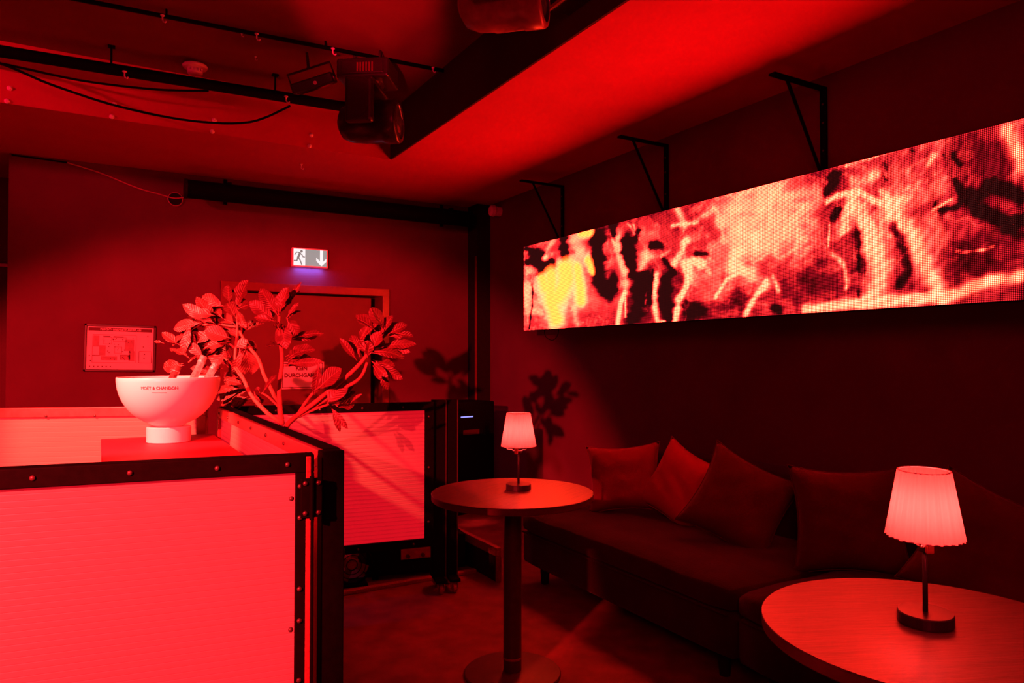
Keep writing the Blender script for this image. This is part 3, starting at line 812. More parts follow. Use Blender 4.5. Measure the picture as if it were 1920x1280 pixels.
def table_lamp(label, x, y, rz, lean):
    t = thing('table_lamp', label, 'lamp', (x, y, 0.75), rz, 'small table lamps with pleated shades')
    t.rotation_euler = (lean[0], lean[1], rz)
    bm = B(); lathe(bm, [(0.0, 0.0), (0.052, 0.0), (0.0535, 0.002), (0.0535, 0.022), (0.0515, 0.0245), (0.0, 0.025)], 48)
    link_mesh('base', bm, M['lampm'], t)
    bm = B(); cyl(bm, (0, 0, 0.02), (0, 0, 0.168), 0.0052, 14)
    link_mesh('pole', bm, M['lampm'], t, smooth=True)
    bm = B(); lathe(bm, [(0.006, 0.150), (0.0135, 0.152), (0.0135, 0.19), (0.011, 0.20), (0, 0.20)], 24)
    sk = link_mesh('socket', bm, M['lampm'], t, smooth=True)
    bm = B(); box(bm, -0.021, -0.011, -0.008, 0.008, 0.150, 0.178, 0.003)
    link_mesh('switch', bm, M['wood'], sk)
    bm = B(); lathe(bm, [(0.011, 0.2), (0.013, 0.225), (0.020, 0.246), (0.0205, 0.262), (0.015, 0.277), (0, 0.283)], 24)
    blb = glow_bulb
    link_mesh('bulb', bm, blb, sk, smooth=True)
    # pleated shade
    bm = B()
    n = 180
    z0, z1, r0, r1 = 0.182, 0.322, 0.0735, 0.0495
    rows = []
    for j in range(9):
        f = j / 8
        row = []
        for k in range(n):
            a = 2 * PI * k / n
            pl = 0.0020 * math.sin(a * 30 + 0.6 * math.sin(a * 3)) + 0.0008 * math.sin(a * 13 + 1.0)
            rr = r0 + (r1 - r0) * f + pl * (1.0 - 0.35 * f)
            row.append(bm.verts.new((rr * math.cos(a), rr * math.sin(a), z0 + (z1 - z0) * f)))
        rows.append(row)
    for j in range(8):
        for k in range(n):
            bm.faces.new((rows[j][k], rows[j][(k + 1) % n], rows[j + 1][(k + 1) % n], rows[j + 1][k]))
    link_mesh('lamp_shade', bm, M['shade'], t, smooth=True)
    bm = B()
    for z, r in ((z0 + 0.001, r0 - 0.001), (z1 - 0.001, r1 - 0.001)):
        tube(bm, [(r * math.cos(2 * PI * k / 40), r * math.sin(2 * PI * k / 40), z) for k in range(41)], 0.0013, 6)
    for a in (0.3, 0.3 + 2 * PI / 3, 0.3 + 4 * PI / 3):
        c, s = math.cos(a), math.sin(a)
        tube(bm, smooth_path([(0.0725 * c, 0.0725 * s, 0.183), (0.052 * c, 0.052 * s, 0.181), (0.048 * c, 0.048 * s, 0.171), (0.028 * c, 0.028 * s, 0.169), (0.024 * c, 0.024 * s, 0.164), (0.013 * c, 0.013 * s, 0.164)], 3), 0.0019, 6)
    tube(bm, [(0.0145 * math.cos(2 * PI * k / 20), 0.0145 * math.sin(2 * PI * k / 20), 0.164) for k in range(21)], 0.0019, 6)
    link_mesh('shade_carrier', bm, M['wire'], t, smooth=True)
    return t
glow_bulb = glow('red_bulb', (1.0, 0.05, 0.045), 110.0)
table_lamp('lit table lamp with pleated shade on the farther bistro table', 1.545, 2.60, 0.4, (0.0, 0.0))
table_lamp('lit table lamp with pleated shade on the nearest bistro table', 1.514, 0.868, 1.1, (-0.012, -0.022))

# ------------------------------------------------------------------ sofa
def soft_box(x0, x1, y0, y1, z0, z1, nx, ny, nz, rad, puff=0.0, seed=0):
    bm = bmesh.new()
    bmesh.ops.create_cube(bm, size=1.0)
    bmesh.ops.subdivide_edges(bm, edges=bm.edges[:], cuts=7, use_grid_fill=True)
    r = random.Random(seed)
    sx, sy, sz = (x1 - x0) / 2, (y1 - y0) / 2, (z1 - z0) / 2
    c = Vector(((x0 + x1) / 2, (y0 + y1) / 2, (z0 + z1) / 2))
    ph = [r.uniform(0, 6) for _ in range(4)]
    def sgn(u, s):
        # dense rows near the edges, then rounded
        u2 = u * 2
        return math.copysign(min(1, abs(u2)) ** 0.6, u2) * s
    for v in bm.verts:
        u = v.co.copy()
        p = Vector((sgn(u.x, sx), sgn(u.y, sy), sgn(u.z, sz)))
        q = Vector((max(-sx + rad, min(sx - rad, p.x)), max(-sy + rad, min(sy - rad, p.y)), max(-sz + rad, min(sz - rad, p.z))))
        d = p - q
        if d.length > 1e-6:
            p = q + d.normalized() * min(rad, d.length)
        if puff and u.z > 0.3:
            p.z += puff * (1 - (2 * u.x) ** 2) * (1 - (2 * u.y) ** 2) + 0.004 * math.sin(p.y * 17 + ph[0]) * math.sin(p.x * 13 + ph[1])
        v.co = c + p
    for f in bm.faces:
        f.smooth = True
    return bm

def sofa_module(label, y0, y1, seed, end=False):
    t = thing('sofa_module', label, 'sofa', (2.75, (y0 + y1) / 2, 0), 0, 'dark velvet sofa modules along the wall')
    h = (y1 - y0) / 2 - 0.004
    link_mesh('seat_base', soft_box(-0.585, 0.56, -h, h, 0.105, 0.30, 4, 4, 4, 0.03, seed=seed), M['velvet'], t)
    link_mesh('seat_cushion', soft_box(-0.6, 0.30, -h, h, 0.285, 0.405, 4, 4, 4, 0.05, 0.012, seed=seed + 1), M['velvet'], t)
    link_mesh('backrest', soft_box(0.26, 0.585, -h, h, 0.30, 0.705, 4, 4, 4, 0.07, 0.01, seed=seed + 2), M['velvet'], t)
    bm = B(); tube(bm, [(-0.592, -h + 0.02, 0.29), (-0.594, 0, 0.288), (-0.592, h - 0.02, 0.29)], 0.004, 6)
    link_mesh('piping', bm, M['velvet'], t)
    for sx in (-0.5, 0.48):
        for sy in (-h + 0.12, h - 0.12):
            bm = B(); lathe(bm, [(0.0, 0.0), (0.022, 0.0), (0.03, 0.11), (0, 0.11)], 16, Matrix.Translation((sx, sy, 0)))
            link_mesh('foot', bm, M['matte'], t)
    return t
sofa_module('far dark velvet sofa module beside the farther bistro table', 1.995, 3.61, 3)
sofa_module('near dark velvet sofa module behind the nearest bistro table', 0.35, 1.985, 13)

def pillow(label, c, az, el, roll, s, th, m, seed, h=None):
    t = thing('throw_pillow', label, 'cushion', c, 0, 'velvet pillows on the sofa')
    n = Vector((math.sin(math.radians(az)) * math.cos(math.radians(el)), math.cos(math.radians(az)) * math.cos(math.radians(el)), math.sin(math.radians(el))))
    up = (Vector((0, 0, 1)) - n * n.z).normalized()
    x = up.cross(n)
    R = Matrix((x, up, n)).transposed() @ Matrix.Rotation(math.radians(roll), 3, 'Z')
    t.rotation_euler = R.to_euler()
    r = random.Random(seed)
    N = 22
    h = h or s
    bm = B()
    g = {}
    cr = [(r.uniform(-.4, .4), r.uniform(-.4, .4), r.uniform(0, 6), r.uniform(9, 16)) for _ in range(4)]
    for side in (1, -1):
        for i in range(N + 1):
            for j in range(N + 1):
                u, v = i / N * 2 - 1, j / N * 2 - 1
                edge = i in (0, N) or j in (0, N)
                if side == -1 and edge:
                    g[(side, i, j)] = g[(1, i, j)]
                    continue
                pu = 1 - 0.075 * (1 - u * u)
                pv = 1 - 0.075 * (1 - v * v)
                px, py = u * s / 2 * pv, v * h / 2 * pu
                # side edges pull in between the pointed corners
                px *= 1 - 0.07 * (1 - v * v) * abs(u)
                py *= 1 - 0.07 * (1 - u * u) * abs(v)
                z = side * th / 2 * ((1 - u ** 4) * (1 - v ** 4)) ** 0.55
                if not edge:
                    z += 0.004 * sum(math.sin((u * math.cos(q[2]) + v * math.sin(q[2])) * q[3] + q[0]) for q in cr) / 2 * (1 - max(abs(u), abs(v)) ** 3)
                g[(side, i, j)] = bm.verts.new((px, py, z))
    for side in (1, -1):
        for i in range(N):
            for j in range(N):
                q = [g[(side, i, j)], g[(side, i + 1, j)], g[(side, i + 1, j + 1)], g[(side, i, j + 1)]]
                bm.faces.new(q if side == 1 else q[::-1])
    link_mesh('cover', bm, m, t, smooth=True)
    rim = [g2 for g2 in ()]
    bm = B()
    pts = []
    def edge_pt(u, v):
        pv = 1 - 0.075 * (1 - u * u); 
        px, py = u * s / 2 * (1 - 0.075 * (1 - v * v)), v * h / 2 * (1 - 0.075 * (1 - u * u))
        px *= 1 - 0.07 * (1 - v * v) * abs(u); py *= 1 - 0.07 * (1 - u * u) * abs(v)
        return (px, py, 0)
    for k in range(16): pts.append(edge_pt(-1 + k / 8, -1))
    for k in range(16): pts.append(edge_pt(1, -1 + k / 8))
    for k in range(16): pts.append(edge_pt(1 - k / 8, 1))
    for k in range(17): pts.append(edge_pt(-1, 1 - k / 8))
    tube(bm, pts, 0.003, 6, caps=False)
    link_mesh('seam', bm, m, t, smooth=True)
    return t
pillow('pillow at the far end of the sofa, left of the tilted lit one', (2.66, 3.27, 0.605), 228, 18, 6, 0.44, 0.17, M['pillow_part_lit'], 1, 0.40)
pillow('lit red pillow leaning in second place from the far end', (2.78, 2.93, 0.60), 256, 20, -22, 0.42, 0.15, M['pillow_lit'], 2)
pillow('large dark pillow tilted over the lit one', (2.72, 2.46, 0.60), 222, 22, -28, 0.46, 0.16, M['pillow'], 3)
pillow('upright square dark pillow left of the nearest lamp', (2.80, 1.93, 0.607), 229, 16, 2, 0.47, 0.16, M['pillow'], 4)
pillow('dark pillow behind the nearest lamp at the right edge', (2.82, 1.37, 0.595), 236, 20, -24, 0.48, 0.17, M['pillow'], 5)

# ------------------------------------------------------------------ LED screen on the right wall
# (kind, half width m, strength, points (along wall Y, height Z)) of the moving flame picture
FLAMES = [
    ('b', 0.282, 0.28, [(4.939, 1.848), (4.034, 1.87)]),
    ('b', 0.189, 0.16, [(3.344, 2.052), (2.902, 1.836)]),
    ('b', 0.181, 0.5, [(2.659, 2.132), (2.528, 2.002)]),
    ('b', 0.111, 0.1, [(2.804, 1.676), (2.532, 1.585)]),
    ('b', 0.133, 0.35, [(2.426, 2.122), (2.347, 1.973)]),
    ('b', 0.145, 0.2, [(1.863, 1.895), (1.689, 1.81)]),
    ('b', 0.082, 0.12, [(1.801, 2.059), (1.384, 1.971)]),
    ('b', 0.076, 0.25, [(1.629, 2.233), (1.334, 2.253)]),
    ('y', 0.056, 1.3, [(4.564, 1.941), (4.564, 1.818), (4.545, 1.714), (4.473, 1.588)]),
    ('y', 0.042, 0.9, [(4.677, 1.932), (4.639, 1.845)]),
    ('y', 0.075, 1.3, [(4.365, 1.961), (4.365, 1.872), (4.472, 1.76)]),
    ('y', 0.039, 1.1, [(4.211, 1.964), (4.187, 1.836), (4.171, 1.709)]),
    ('y', 0.024, 1.1, [(4.081, 2.007), (4.034, 1.917)]),
    ('y', 0.028, 1.1, [(4.161, 2.209), (4.065, 2.185)]),
    ('b', 0.023, 0.4, [(4.544, 2.206), (4.639, 2.094)]),
    ('b', 0.039, 0.4, [(4.261, 2.185), (4.162, 2.055), (4.097, 2.028)]),
    ('b', 0.032, 0.25, [(4.897, 2.018), (4.918, 1.738), (4.939, 1.544)]),
    ('b', 0.041, 0.25, [(4.776, 1.676), (4.546, 1.551)]),
    ('b', 0.024, 0.3, [(4.263, 1.667), (4.196, 1.537)]),
    ('b', 0.009, 0.5, [(3.822, 2.139), (3.779, 2.061)]),
    ('b', 0.028, 0.6, [(3.729, 2.108), (3.737, 2.002), (3.668, 1.869), (3.655, 1.745)]),
    ('b', 0.014, 1.0, [(3.669, 1.728), (3.718, 1.643), (3.753, 1.529)]),
    ('b', 0.007, 0.6, [(3.662, 1.693), (3.67, 1.57)]),
    ('b', 0.034, 0.55, [(3.469, 1.951), (3.508, 1.87)]),
    ('b', 0.007, 0.6, [(3.457, 1.788), (3.465, 1.645)]),
    ('b', 0.017, 1.2, [(3.376, 1.814), (3.377, 1.681), (3.372, 1.547), (3.311, 1.528)]),
    ('b', 0.019, 1.2, [(2.974, 1.851), (3.069, 1.878), (3.103, 1.748), (3.171, 1.642), (3.212, 1.528)]),
    ('b', 0.019, 0.9, [(3.101, 2.0), (3.146, 1.943), (3.215, 1.871)]),
    ('b', 0.024, 0.7, [(3.125, 1.869), (3.092, 1.778)]),
    ('b', 0.021, 0.6, [(3.178, 2.196), (3.123, 2.075)]),
    ('b', 0.01, 0.8, [(3.225, 2.095), (3.123, 2.091), (3.02, 2.078)]),
    ('b', 0.02, 0.4, [(2.982, 2.107), (2.879, 2.135)]),
    ('b', 0.078, 0.45, [(2.661, 1.952), (2.616, 1.931)]),
    ('b', 0.029, 0.7, [(2.726, 1.874), (2.746, 1.803), (2.627, 1.747)]),
    ('b', 0.009, 0.8, [(2.718, 1.749), (2.804, 1.728), (2.873, 1.652)]),
    ('b', 0.016, 0.9, [(2.522, 1.702), (2.592, 1.624), (2.665, 1.533)]),
    ('b', 0.005, 0.5, [(3.599, 2.176), (3.533, 2.062)]),
    ('b', 0.005, 0.4, [(3.653, 2.185), (3.572, 2.102)]),
    ('b', 0.013, 0.4, [(3.249, 1.956), (3.321, 1.933)]),
    ('b', 0.021, 0.75, [(2.02, 2.068), (2.048, 2.012), (2.069, 1.959), (2.083, 1.899)]),
    ('b', 0.011, 0.9, [(2.152, 2.037), (2.081, 2.062), (2.0, 2.064), (1.924, 2.01), (1.825, 1.967)]),
    ('b', 0.042, 0.75, [(2.015, 1.987), (1.963, 1.881), (1.926, 1.773), (1.909, 1.676), (1.929, 1.57)]),
    ('b', 0.034, 0.6, [(1.832, 1.948), (1.779, 1.87), (1.723, 1.748), (1.669, 1.641), (1.622, 1.565)]),
    ('b', 0.019, 1.0, [(2.29, 1.543), (2.06, 1.555), (1.807, 1.55), (1.611, 1.561), (1.484, 1.591), (1.334, 1.613)]),
    ('b', 0.009, 0.5, [(2.14, 1.8), (2.071, 1.729), (2.059, 1.641)]),
    ('b', 0.01, 0.6, [(2.48, 1.726), (2.447, 1.641)]),
    ('b', 0.024, 0.5, [(2.026, 2.119), (1.961, 2.117), (1.922, 2.132)]),
    ('b', 0.012, 0.6, [(1.892, 2.054), (1.843, 1.997), (1.79, 1.981)]),
    ('b', 0.004, 0.7, [(1.671, 1.908), (1.596, 1.944)]),
    ('b', 0.003, 0.5, [(1.572, 1.739), (1.502, 1.72), (1.434, 1.732)]),
    ('b', 0.006, 0.4, [(2.139, 1.939), (2.154, 1.84)]),
    ('b', 0.03, 0.7, [(1.381, 2.165), (1.355, 2.097), (1.338, 2.027)]),
    ('b', 0.011, 0.5, [(1.685, 2.107), (1.668, 2.148)]),
    ('b', 0.008, 0.5, [(2.053, 2.199), (1.947, 2.204), (1.841, 2.214)]),
    ('b', 0.019, -1.2, [(4.918, 2.183), (4.815, 2.148)]),
    ('b', 0.044, -1.3, [(4.755, 2.109), (4.697, 2.007), (4.639, 1.99)]),
    ('b', 0.021, -1, [(4.897, 2.072), (4.775, 2.069)]),
    ('b', 0.03, -1.2, [(4.391, 2.184), (4.365, 2.041)]),
    ('b', 0.039, -1.0, [(4.545, 2.032), (4.526, 1.958)]),
    ('b', 0.014, -0.8, [(4.033, 2.152), (3.971, 2.124)]),
    ('b', 0.054, -1.6, [(3.956, 2.141), (3.972, 2.031), (3.942, 1.842), (3.824, 1.722)]),
    ('b', 0.027, -1.0, [(3.793, 2.189), (3.793, 2.144)]),
    ('b', 0.037, -1.5, [(3.653, 2.061), (3.627, 1.961), (3.6, 1.88)]),
    ('b', 0.017, -1, [(3.573, 2.05), (3.546, 2.116)]),
    ('b', 0.053, -1.6, [(3.509, 1.793), (3.522, 1.691), (3.562, 1.582), (3.602, 1.532)]),
    ('b', 0.027, -0.8, [(3.795, 1.855), (3.781, 1.773)]),
    ('b', 0.034, -1.5, [(3.274, 1.747), (3.275, 1.633), (3.264, 1.559)]),
    ('b', 0.02, -1.1, [(3.227, 1.816), (3.286, 1.773)]),
    ('b', 0.022, -1.1, [(3.418, 2.012), (3.332, 2.0)]),
    ('b', 0.015, -0.9, [(3.309, 1.915), (3.227, 1.84)]),
    ('b', 0.017, -0.7, [(3.026, 1.912), (2.942, 1.905)]),
    ('b', 0.008, -1, [(3.407, 1.842), (3.421, 1.642)]),
    ('b', 0.038, -0.45, [(3.093, 1.59), (2.966, 1.567), (3.115, 1.63)]),
    ('b', 0.058, -0.35, [(2.805, 1.639), (2.691, 1.638)]),
    ('b', 0.006, -0.9, [(4.836, 1.904), (4.826, 1.711), (4.877, 1.542)]),
    ('b', 0.023, -1.6, [(2.108, 2.174), (2.122, 2.133), (2.151, 2.088)]),
    ('b', 0.014, -0.7, [(2.096, 1.995), (2.124, 1.962)]),
    ('b', 0.084, -0.18, [(2.235, 1.721), (2.214, 1.642)]),
    ('b', 0.027, -0.6, [(2.029, 1.909), (2.003, 1.82), (1.998, 1.733)]),
    ('b', 0.021, -0.6, [(1.838, 1.902), (1.81, 1.793), (1.776, 1.685), (1.818, 1.62)]),
    ('b', 0.016, -0.6, [(1.999, 1.612), (1.999, 1.575)]),
    ('b', 0.036, -1.7, [(1.519, 1.93), (1.441, 1.873), (1.395, 1.824), (1.332, 1.809)]),
    ('b', 0.022, -1.5, [(1.469, 1.978), (1.421, 1.963), (1.348, 1.918)]),
    ('b', 0.012, -1.3, [(1.633, 1.904), (1.56, 1.919), (1.569, 1.983), (1.589, 2.025)]),
    ('b', 0.011, -1, [(1.569, 1.961), (1.539, 1.955)]),
    ('b', 0.078, -0.24, [(1.542, 1.714), (1.458, 1.672), (1.434, 1.701)]),
    ('b', 0.007, -1, [(1.66, 1.945), (1.66, 1.934)]),
    ('b', 0.018, -1, [(2.465, 1.553), (2.448, 1.539)]),
    ('b', 0.007, -0.8, [(1.884, 2.136), (1.86, 2.101)]),
    ('b', 0.007, -1.2, [(1.63, 2.139), (1.625, 2.121)]),
    ('b', 0.012, -1.2, [(1.588, 2.123), (1.568, 2.091)]),
    ('b', 0.008, -0.8, [(1.752, 2.197), (1.741, 2.189)]),
    ('b', 0.011, -0.9, [(1.878, 2.17), (1.86, 2.142)]),
]
scr = thing('led_screen', 'long LED video wall showing abstract red flames on the right wall', 'screen', (3.0, 0.0, 0.0))
SY0, SY1, SZ0, SZ1 = 0.72, 4.963, 1.524, 2.208
bm = B(); box(bm, 0.006, 0.075, SY0, SY1, SZ0, SZ1, 0.003)
link_mesh('cabinet', bm, M['black'], scr)
bm = B(); box(bm, 0.075, 0.355, 1.0, 1.05, 1.7, 1.76); box(bm, 0.075, 0.355, 2.8, 2.85, 1.7, 1.76); box(bm, 0.075, 0.355, 4.6, 4.65, 1.7, 1.76)
link_mesh('wall_arm', bm, M['black'], scr)
pitch = (SZ1 - SZ0) / 96
nz, ny = 96, int((SY1 - SY0) / pitch)
ys = SY1 - (np.arange(ny + 1)) * (SY1 - SY0) / ny
zs = SZ0 + np.arange(nz + 1) * (SZ1 - SZ0) / nz
YY, ZZ = np.meshgrid(ys, zs, indexing='ij')

def vnoise(x, y, seed):
    xi, yi = np.floor(x).astype(int), np.floor(y).astype(int)
    xf, yf = x - xi, y - yi
    def h(a, b):
        v = np.sin(a * 127.1 + b * 311.7 + seed * 74.7) * 43758.5453
        return v - np.floor(v)
    u, w = xf * xf * (3 - 2 * xf), yf * yf * (3 - 2 * yf)
    return (h(xi, yi) * (1 - u) + h(xi + 1, yi) * u) * (1 - w) + (h(xi, yi + 1) * (1 - u) + h(xi + 1, yi + 1) * u) * w
def fbm(x, y, seed, o=4):
    s, a = 0, 0.5
    for i in range(o):
        s = s + a * vnoise(x * 2 ** i, y * 2 ** i, seed + i); a *= 0.5
    return s
KX = 1.12 + (0.51 - 1.12) * (YY - 1.336) / (4.964 - 1.336)      # picture is stretched towards the far end
KX = np.clip(KX, 0.5, 1.3)
wx = (fbm(YY * 7, ZZ * 9, 3) - 0.47) * 0.075
wz = (fbm(YY * 7, ZZ * 9, 17) - 0.47) * 0.075
UY, UZ = YY + wx * 0.6, ZZ + wz * 0.6
I = 0.315 + (fbm(YY * 5 + wx * 30, ZZ * 5 + wz * 30, 5, 5) - 0.47) * 0.55 + (fbm(YY * 22 * 0.6, ZZ * 22, 9, 3) - 0.44) * 0.22
I = I + (fbm(YY * 60 * KX, ZZ * 26, 71, 3) - 0.44) * 0.22
ridge = 1 - np.abs(fbm(YY * 3.4 + wx * 22, ZZ * 3.0 + wz * 22, 31, 4) - 0.47) * 11
I = I + np.clip(ridge, 0, 1) ** 2 * 0.20
YEL = np.zeros_like(I)
rag = fbm(YY * 24 * KX, ZZ * 24, 51, 4)
for kind, hw, amp, pts in FLAMES:
    best = np.full_like(I, 9.0)
    sm = smooth_path([(p[0], p[1], 0) for p in pts], 6)
    for a, b in zip(sm[:-1], sm[1:]):
        dy, dz = b.x - a.x, b.y - a.y
        L2 = (dy * KX) ** 2 + dz * dz + 1e-9
        t = np.clip(((UY - a.x) * dy * KX * KX + (UZ - a.y) * dz) / L2, 0, 1)
        D = np.hypot((UY - a.x - t * dy) * KX, UZ - a.y - t * dz)
        best = np.minimum(best, D)
    q = best / hw
    g = np.exp(-q ** 2 * 0.9) if amp > 0 else 1 / (1 + np.exp((q - 0.75 + (rag - 0.45) * 2.6) * 4.2))
    if kind == 'y':
        YEL = np.maximum(YEL, g * min(1, amp)); I = I + g * amp * 0.9
    else:
        I = I + g * amp * np.clip(0.45 + 1.2 * rag, 0.4, 1.3)
I = np.clip(I, 0.0, 1.25)
stops = [0.0, 0.12, 0.30, 0.50, 0.70, 0.90, 1.25]
cr = [(0.020, 0.003, 0.003), (0.06, 0.002, 0.003), (0.35, 0.004, 0.012), (1.6, 0.030, 0.036), (12.0, 0.17, 0.115), (30.0, 0.50, 0.25), (42.0, 0.80, 0.36)]
rgb = np.stack([np.interp(I, stops, [c[k] for c in cr]) for k in range(3)], -1)
yc = np.array([24.0, 0.85, 0.12])
ym = np.clip(YEL * 1.5 - 0.25, 0, 1)[..., None]
rgb = rgb * (1 - ym) + yc * ym
me = bpy.data.meshes.new('display')
verts = np.stack([np.zeros_like(YY), YY, ZZ], -1).reshape(-1, 3)
idx = np.arange((ny + 1) * (nz + 1)).reshape(ny + 1, nz + 1)
quads = np.stack([idx[:-1, :-1], idx[1:, :-1], idx[1:, 1:], idx[:-1, 1:]], -1).reshape(-1, 4)
me.from_pydata(verts.tolist(), [], quads.tolist())
ca = me.color_attributes.new('picture', 'FLOAT_COLOR', 'POINT')
ca.data.foreach_set('color', np.concatenate([rgb.reshape(-1, 3), np.ones((rgb.shape[0] * rgb.shape[1], 1))], 1).astype(np.float32).ravel())
dm = bpy.data.materials.new('led_pixels')
dm.use_nodes = True
nt = dm.node_tree
b = nt.nodes['Principled BSDF']
b.inputs['Base Color'].default_value = (0.012, 0.012, 0.012, 1)
b.inputs['Roughness'].default_value = 0.5
at = nt.nodes.new('ShaderNodeAttribute'); at.attribute_name = 'picture'
tc = nt.nodes.new('ShaderNodeTexCoord')
mp = nt.nodes.new('ShaderNodeVectorMath'); mp.operation = 'SUBTRACT'; mp.inputs[1].default_value = (0, SY1, SZ0)
sc_ = nt.nodes.new('ShaderNodeVectorMath'); sc_.operation = 'SCALE'; sc_.inputs['Scale'].default_value = 1 / pitch
fr = nt.nodes.new('ShaderNodeVectorMath'); fr.operation = 'FRACTION'
sb = nt.nodes.new('ShaderNodeVectorMath'); sb.operation = 'SUBTRACT'; sb.inputs[1].default_value = (0, 0.5, 0.5)
ml = nt.nodes.new('ShaderNodeVectorMath'); ml.operation = 'MULTIPLY'; ml.inputs[1].default_value = (0, 1, 1)
ln = nt.nodes.new('ShaderNodeVectorMath'); ln.operation = 'LENGTH'
mr = nt.nodes.new('ShaderNodeMapRange'); mr.interpolation_type = 'SMOOTHSTEP'
mr.inputs['From Min'].default_value = 0.20; mr.inputs['From Max'].default_value = 0.48; mr.inputs['To Min'].default_value = 1.0; mr.inputs['To Max'].default_value = 0.008
sd = nt.nodes.new('ShaderNodeMath'); sd.operation = 'MULTIPLY'; sd.inputs[1].default_value = 2.4
nt.links.new(tc.outputs['Object'], mp.inputs[0]); nt.links.new(mp.outputs[0], sc_.inputs[0]); nt.links.new(sc_.outputs[0], fr.inputs[0])
nt.links.new(fr.outputs[0], sb.inputs[0]); nt.links.new(sb.outputs[0], ml.inputs[0]); nt.links.new(ml.outputs[0], ln.inputs[0])
nt.links.new(ln.outputs['Value'], mr.inputs['Value']); nt.links.new(mr.outputs['Result'], sd.inputs[0])
nt.links.new(at.outputs['Color'], b.inputs['Emission Color']); nt.links.new(sd.outputs[0], b.inputs['Emission Strength'])
me.materials.append(dm)
disp = bpy.data.objects.new('display', me); COL.objects.link(disp); disp.parent = scr
bm = B(); tube(bm, smooth_path([(0.06, 4.75, 1.53), (0.055, 4.72, 1.47), (0.05, 4.62, 1.44), (0.05, 4.55, 1.47), (0.06, 4.54, 1.53)], 4), 0.003, 6)
link_mesh('power_cable', bm, M['black'], scr)

def wall_bracket(label, y, z):
    t = thing('wall_bracket', label, 'bracket', (XR, y, z), 0, 'black triangular brackets above the screen')
    bm = B(); box(bm, -0.012, 0.0, -0.02, 0.02, -0.56, 0.0, 0.002)
    link_mesh('upright', bm, M['black'], t)
    bm = B(); box(bm, -0.415, 0.0, -0.02, 0.02, -0.012, 0.0, 0.002)
    link_mesh('arm', bm, M['black'], t)
    bm = B(); tube(bm, [(-0.30, 0, -0.01), (-0.012, 0, -0.50)], 0.009, 8)
    link_mesh('brace', bm, M['black'], t)
    for z in (-0.09, -0.19, -0.34):
        o = bolt(t, -0.012, 0, z); o.rotation_euler = (0, 0, -PI / 2)
wall_bracket('nearest triangular wall bracket above the screen', 2.435, 2.755)
wall_bracket('middle triangular wall bracket above the screen', 3.66, 2.765)
wall_bracket('farthest triangular wall bracket above the screen', 4.92, 2.745)

# ------------------------------------------------------------------ ceiling equipment
def fixture_head(label, x, y, ztop, rz, s=1.0, fm=None):
    fm = fm or M['fixture']
    t = thing('moving_head', label, 'stage light', (x, y, ztop), rz, 'black moving head stage lights')
    t.scale = (s, s, s)
    bm = B(); box(bm, -0.16, 0.16, -0.125, 0.125, -0.13, -0.01, 0.015, 3); box(bm, -0.13, 0.13, -0.135, 0.135, -0.11, -0.03, 0.006)
    bs = link_mesh('base', bm, fm, t)
    bm = B()
    for k in range(6): box(bm, -0.03 + k * 0.018, -0.02 + k * 0.018, -0.138, -0.134, -0.10, -0.045, 0.001)
    link_mesh('vent', bm, M['doorframe'], bs)
    bm = B(); lathe(bm, [(0.0, -0.155), (0.09, -0.155), (0.1, -0.13), (0.0, -0.13)], 32)
    link_mesh('pan_bearing', bm, fm, t)
    for sy in (-1, 1):
        bm = B(); box(bm, -0.085, 0.085, sy * 0.168 - 0.028, sy * 0.168 + 0.028, -0.42, -0.15, 0.022, 3)
        tube(bm, [(0, sy * 0.19, -0.335), (0, sy * 0.2, -0.335)], 0.055, 24)
        link_mesh('yoke_arm', bm, fm, t)
    bm = B(); box(bm, -0.085, 0.085, -0.19, 0.19, -0.175, -0.145, 0.012, 3)
    link_mesh('yoke_bridge', bm, fm, t)
    rot = Matrix.Translation((0, 0, -0.365)) @ Matrix.Rotation(PI / 2, 4, 'Y') @ Matrix.Scale(0.95, 4, (0, 1, 0))
    bm = B(); lathe(bm, [(0.0, -0.185), (0.05, -0.18), (0.095, -0.155), (0.118, -0.10), (0.125, -0.02), (0.125, 0.10), (0.132, 0.105), (0.132, 0.185), (0.126, 0.198), (0.105, 0.2)], 40, rot, cap1=False)
    hd = link_mesh('head', bm, fm, t, smooth=True)
    bm = B(); lathe(bm, [(0.105, 0.2), (0.102, 0.185), (0.06, 0.197), (0.0, 0.20)], 40, rot, cap0=False)
    link_mesh('lens', bm, M['lens'], hd, smooth=True)
    bm = B()
    for k in range(9): box(bm, 0.02 + k * 0.011, 0.026 + k * 0.011, -0.128, -0.118, -0.40, -0.355, 0.001)
    link_mesh('cooling_fins', bm, M['matte'], hd)
    for sx in (-0.08, 0.08):
        bm = B(); box(bm, sx - 0.015, sx + 0.015, -0.02, 0.02, -0.015, 0.02, 0.003)
        tube(bm, [(sx, 0.030 * math.cos(a), 0.045 + 0.030 * math.sin(a)) for a in [k * PI / 8 - PI / 2 for k in range(17)]], 0.007, 8)
        link_mesh('clamp', bm, fm, t)
    return t
YAW = math.radians(-30.2)
fixture_head('moving head stage light at the ceiling corner, hanging from the rail', 1.42, 4.20, 3.115, YAW - 0.1)
fixture_head('nearer moving head stage light cut by the top picture edge', 1.50, 2.68, 3.225, YAW - 0.25, fm=M['fixture_lit'])

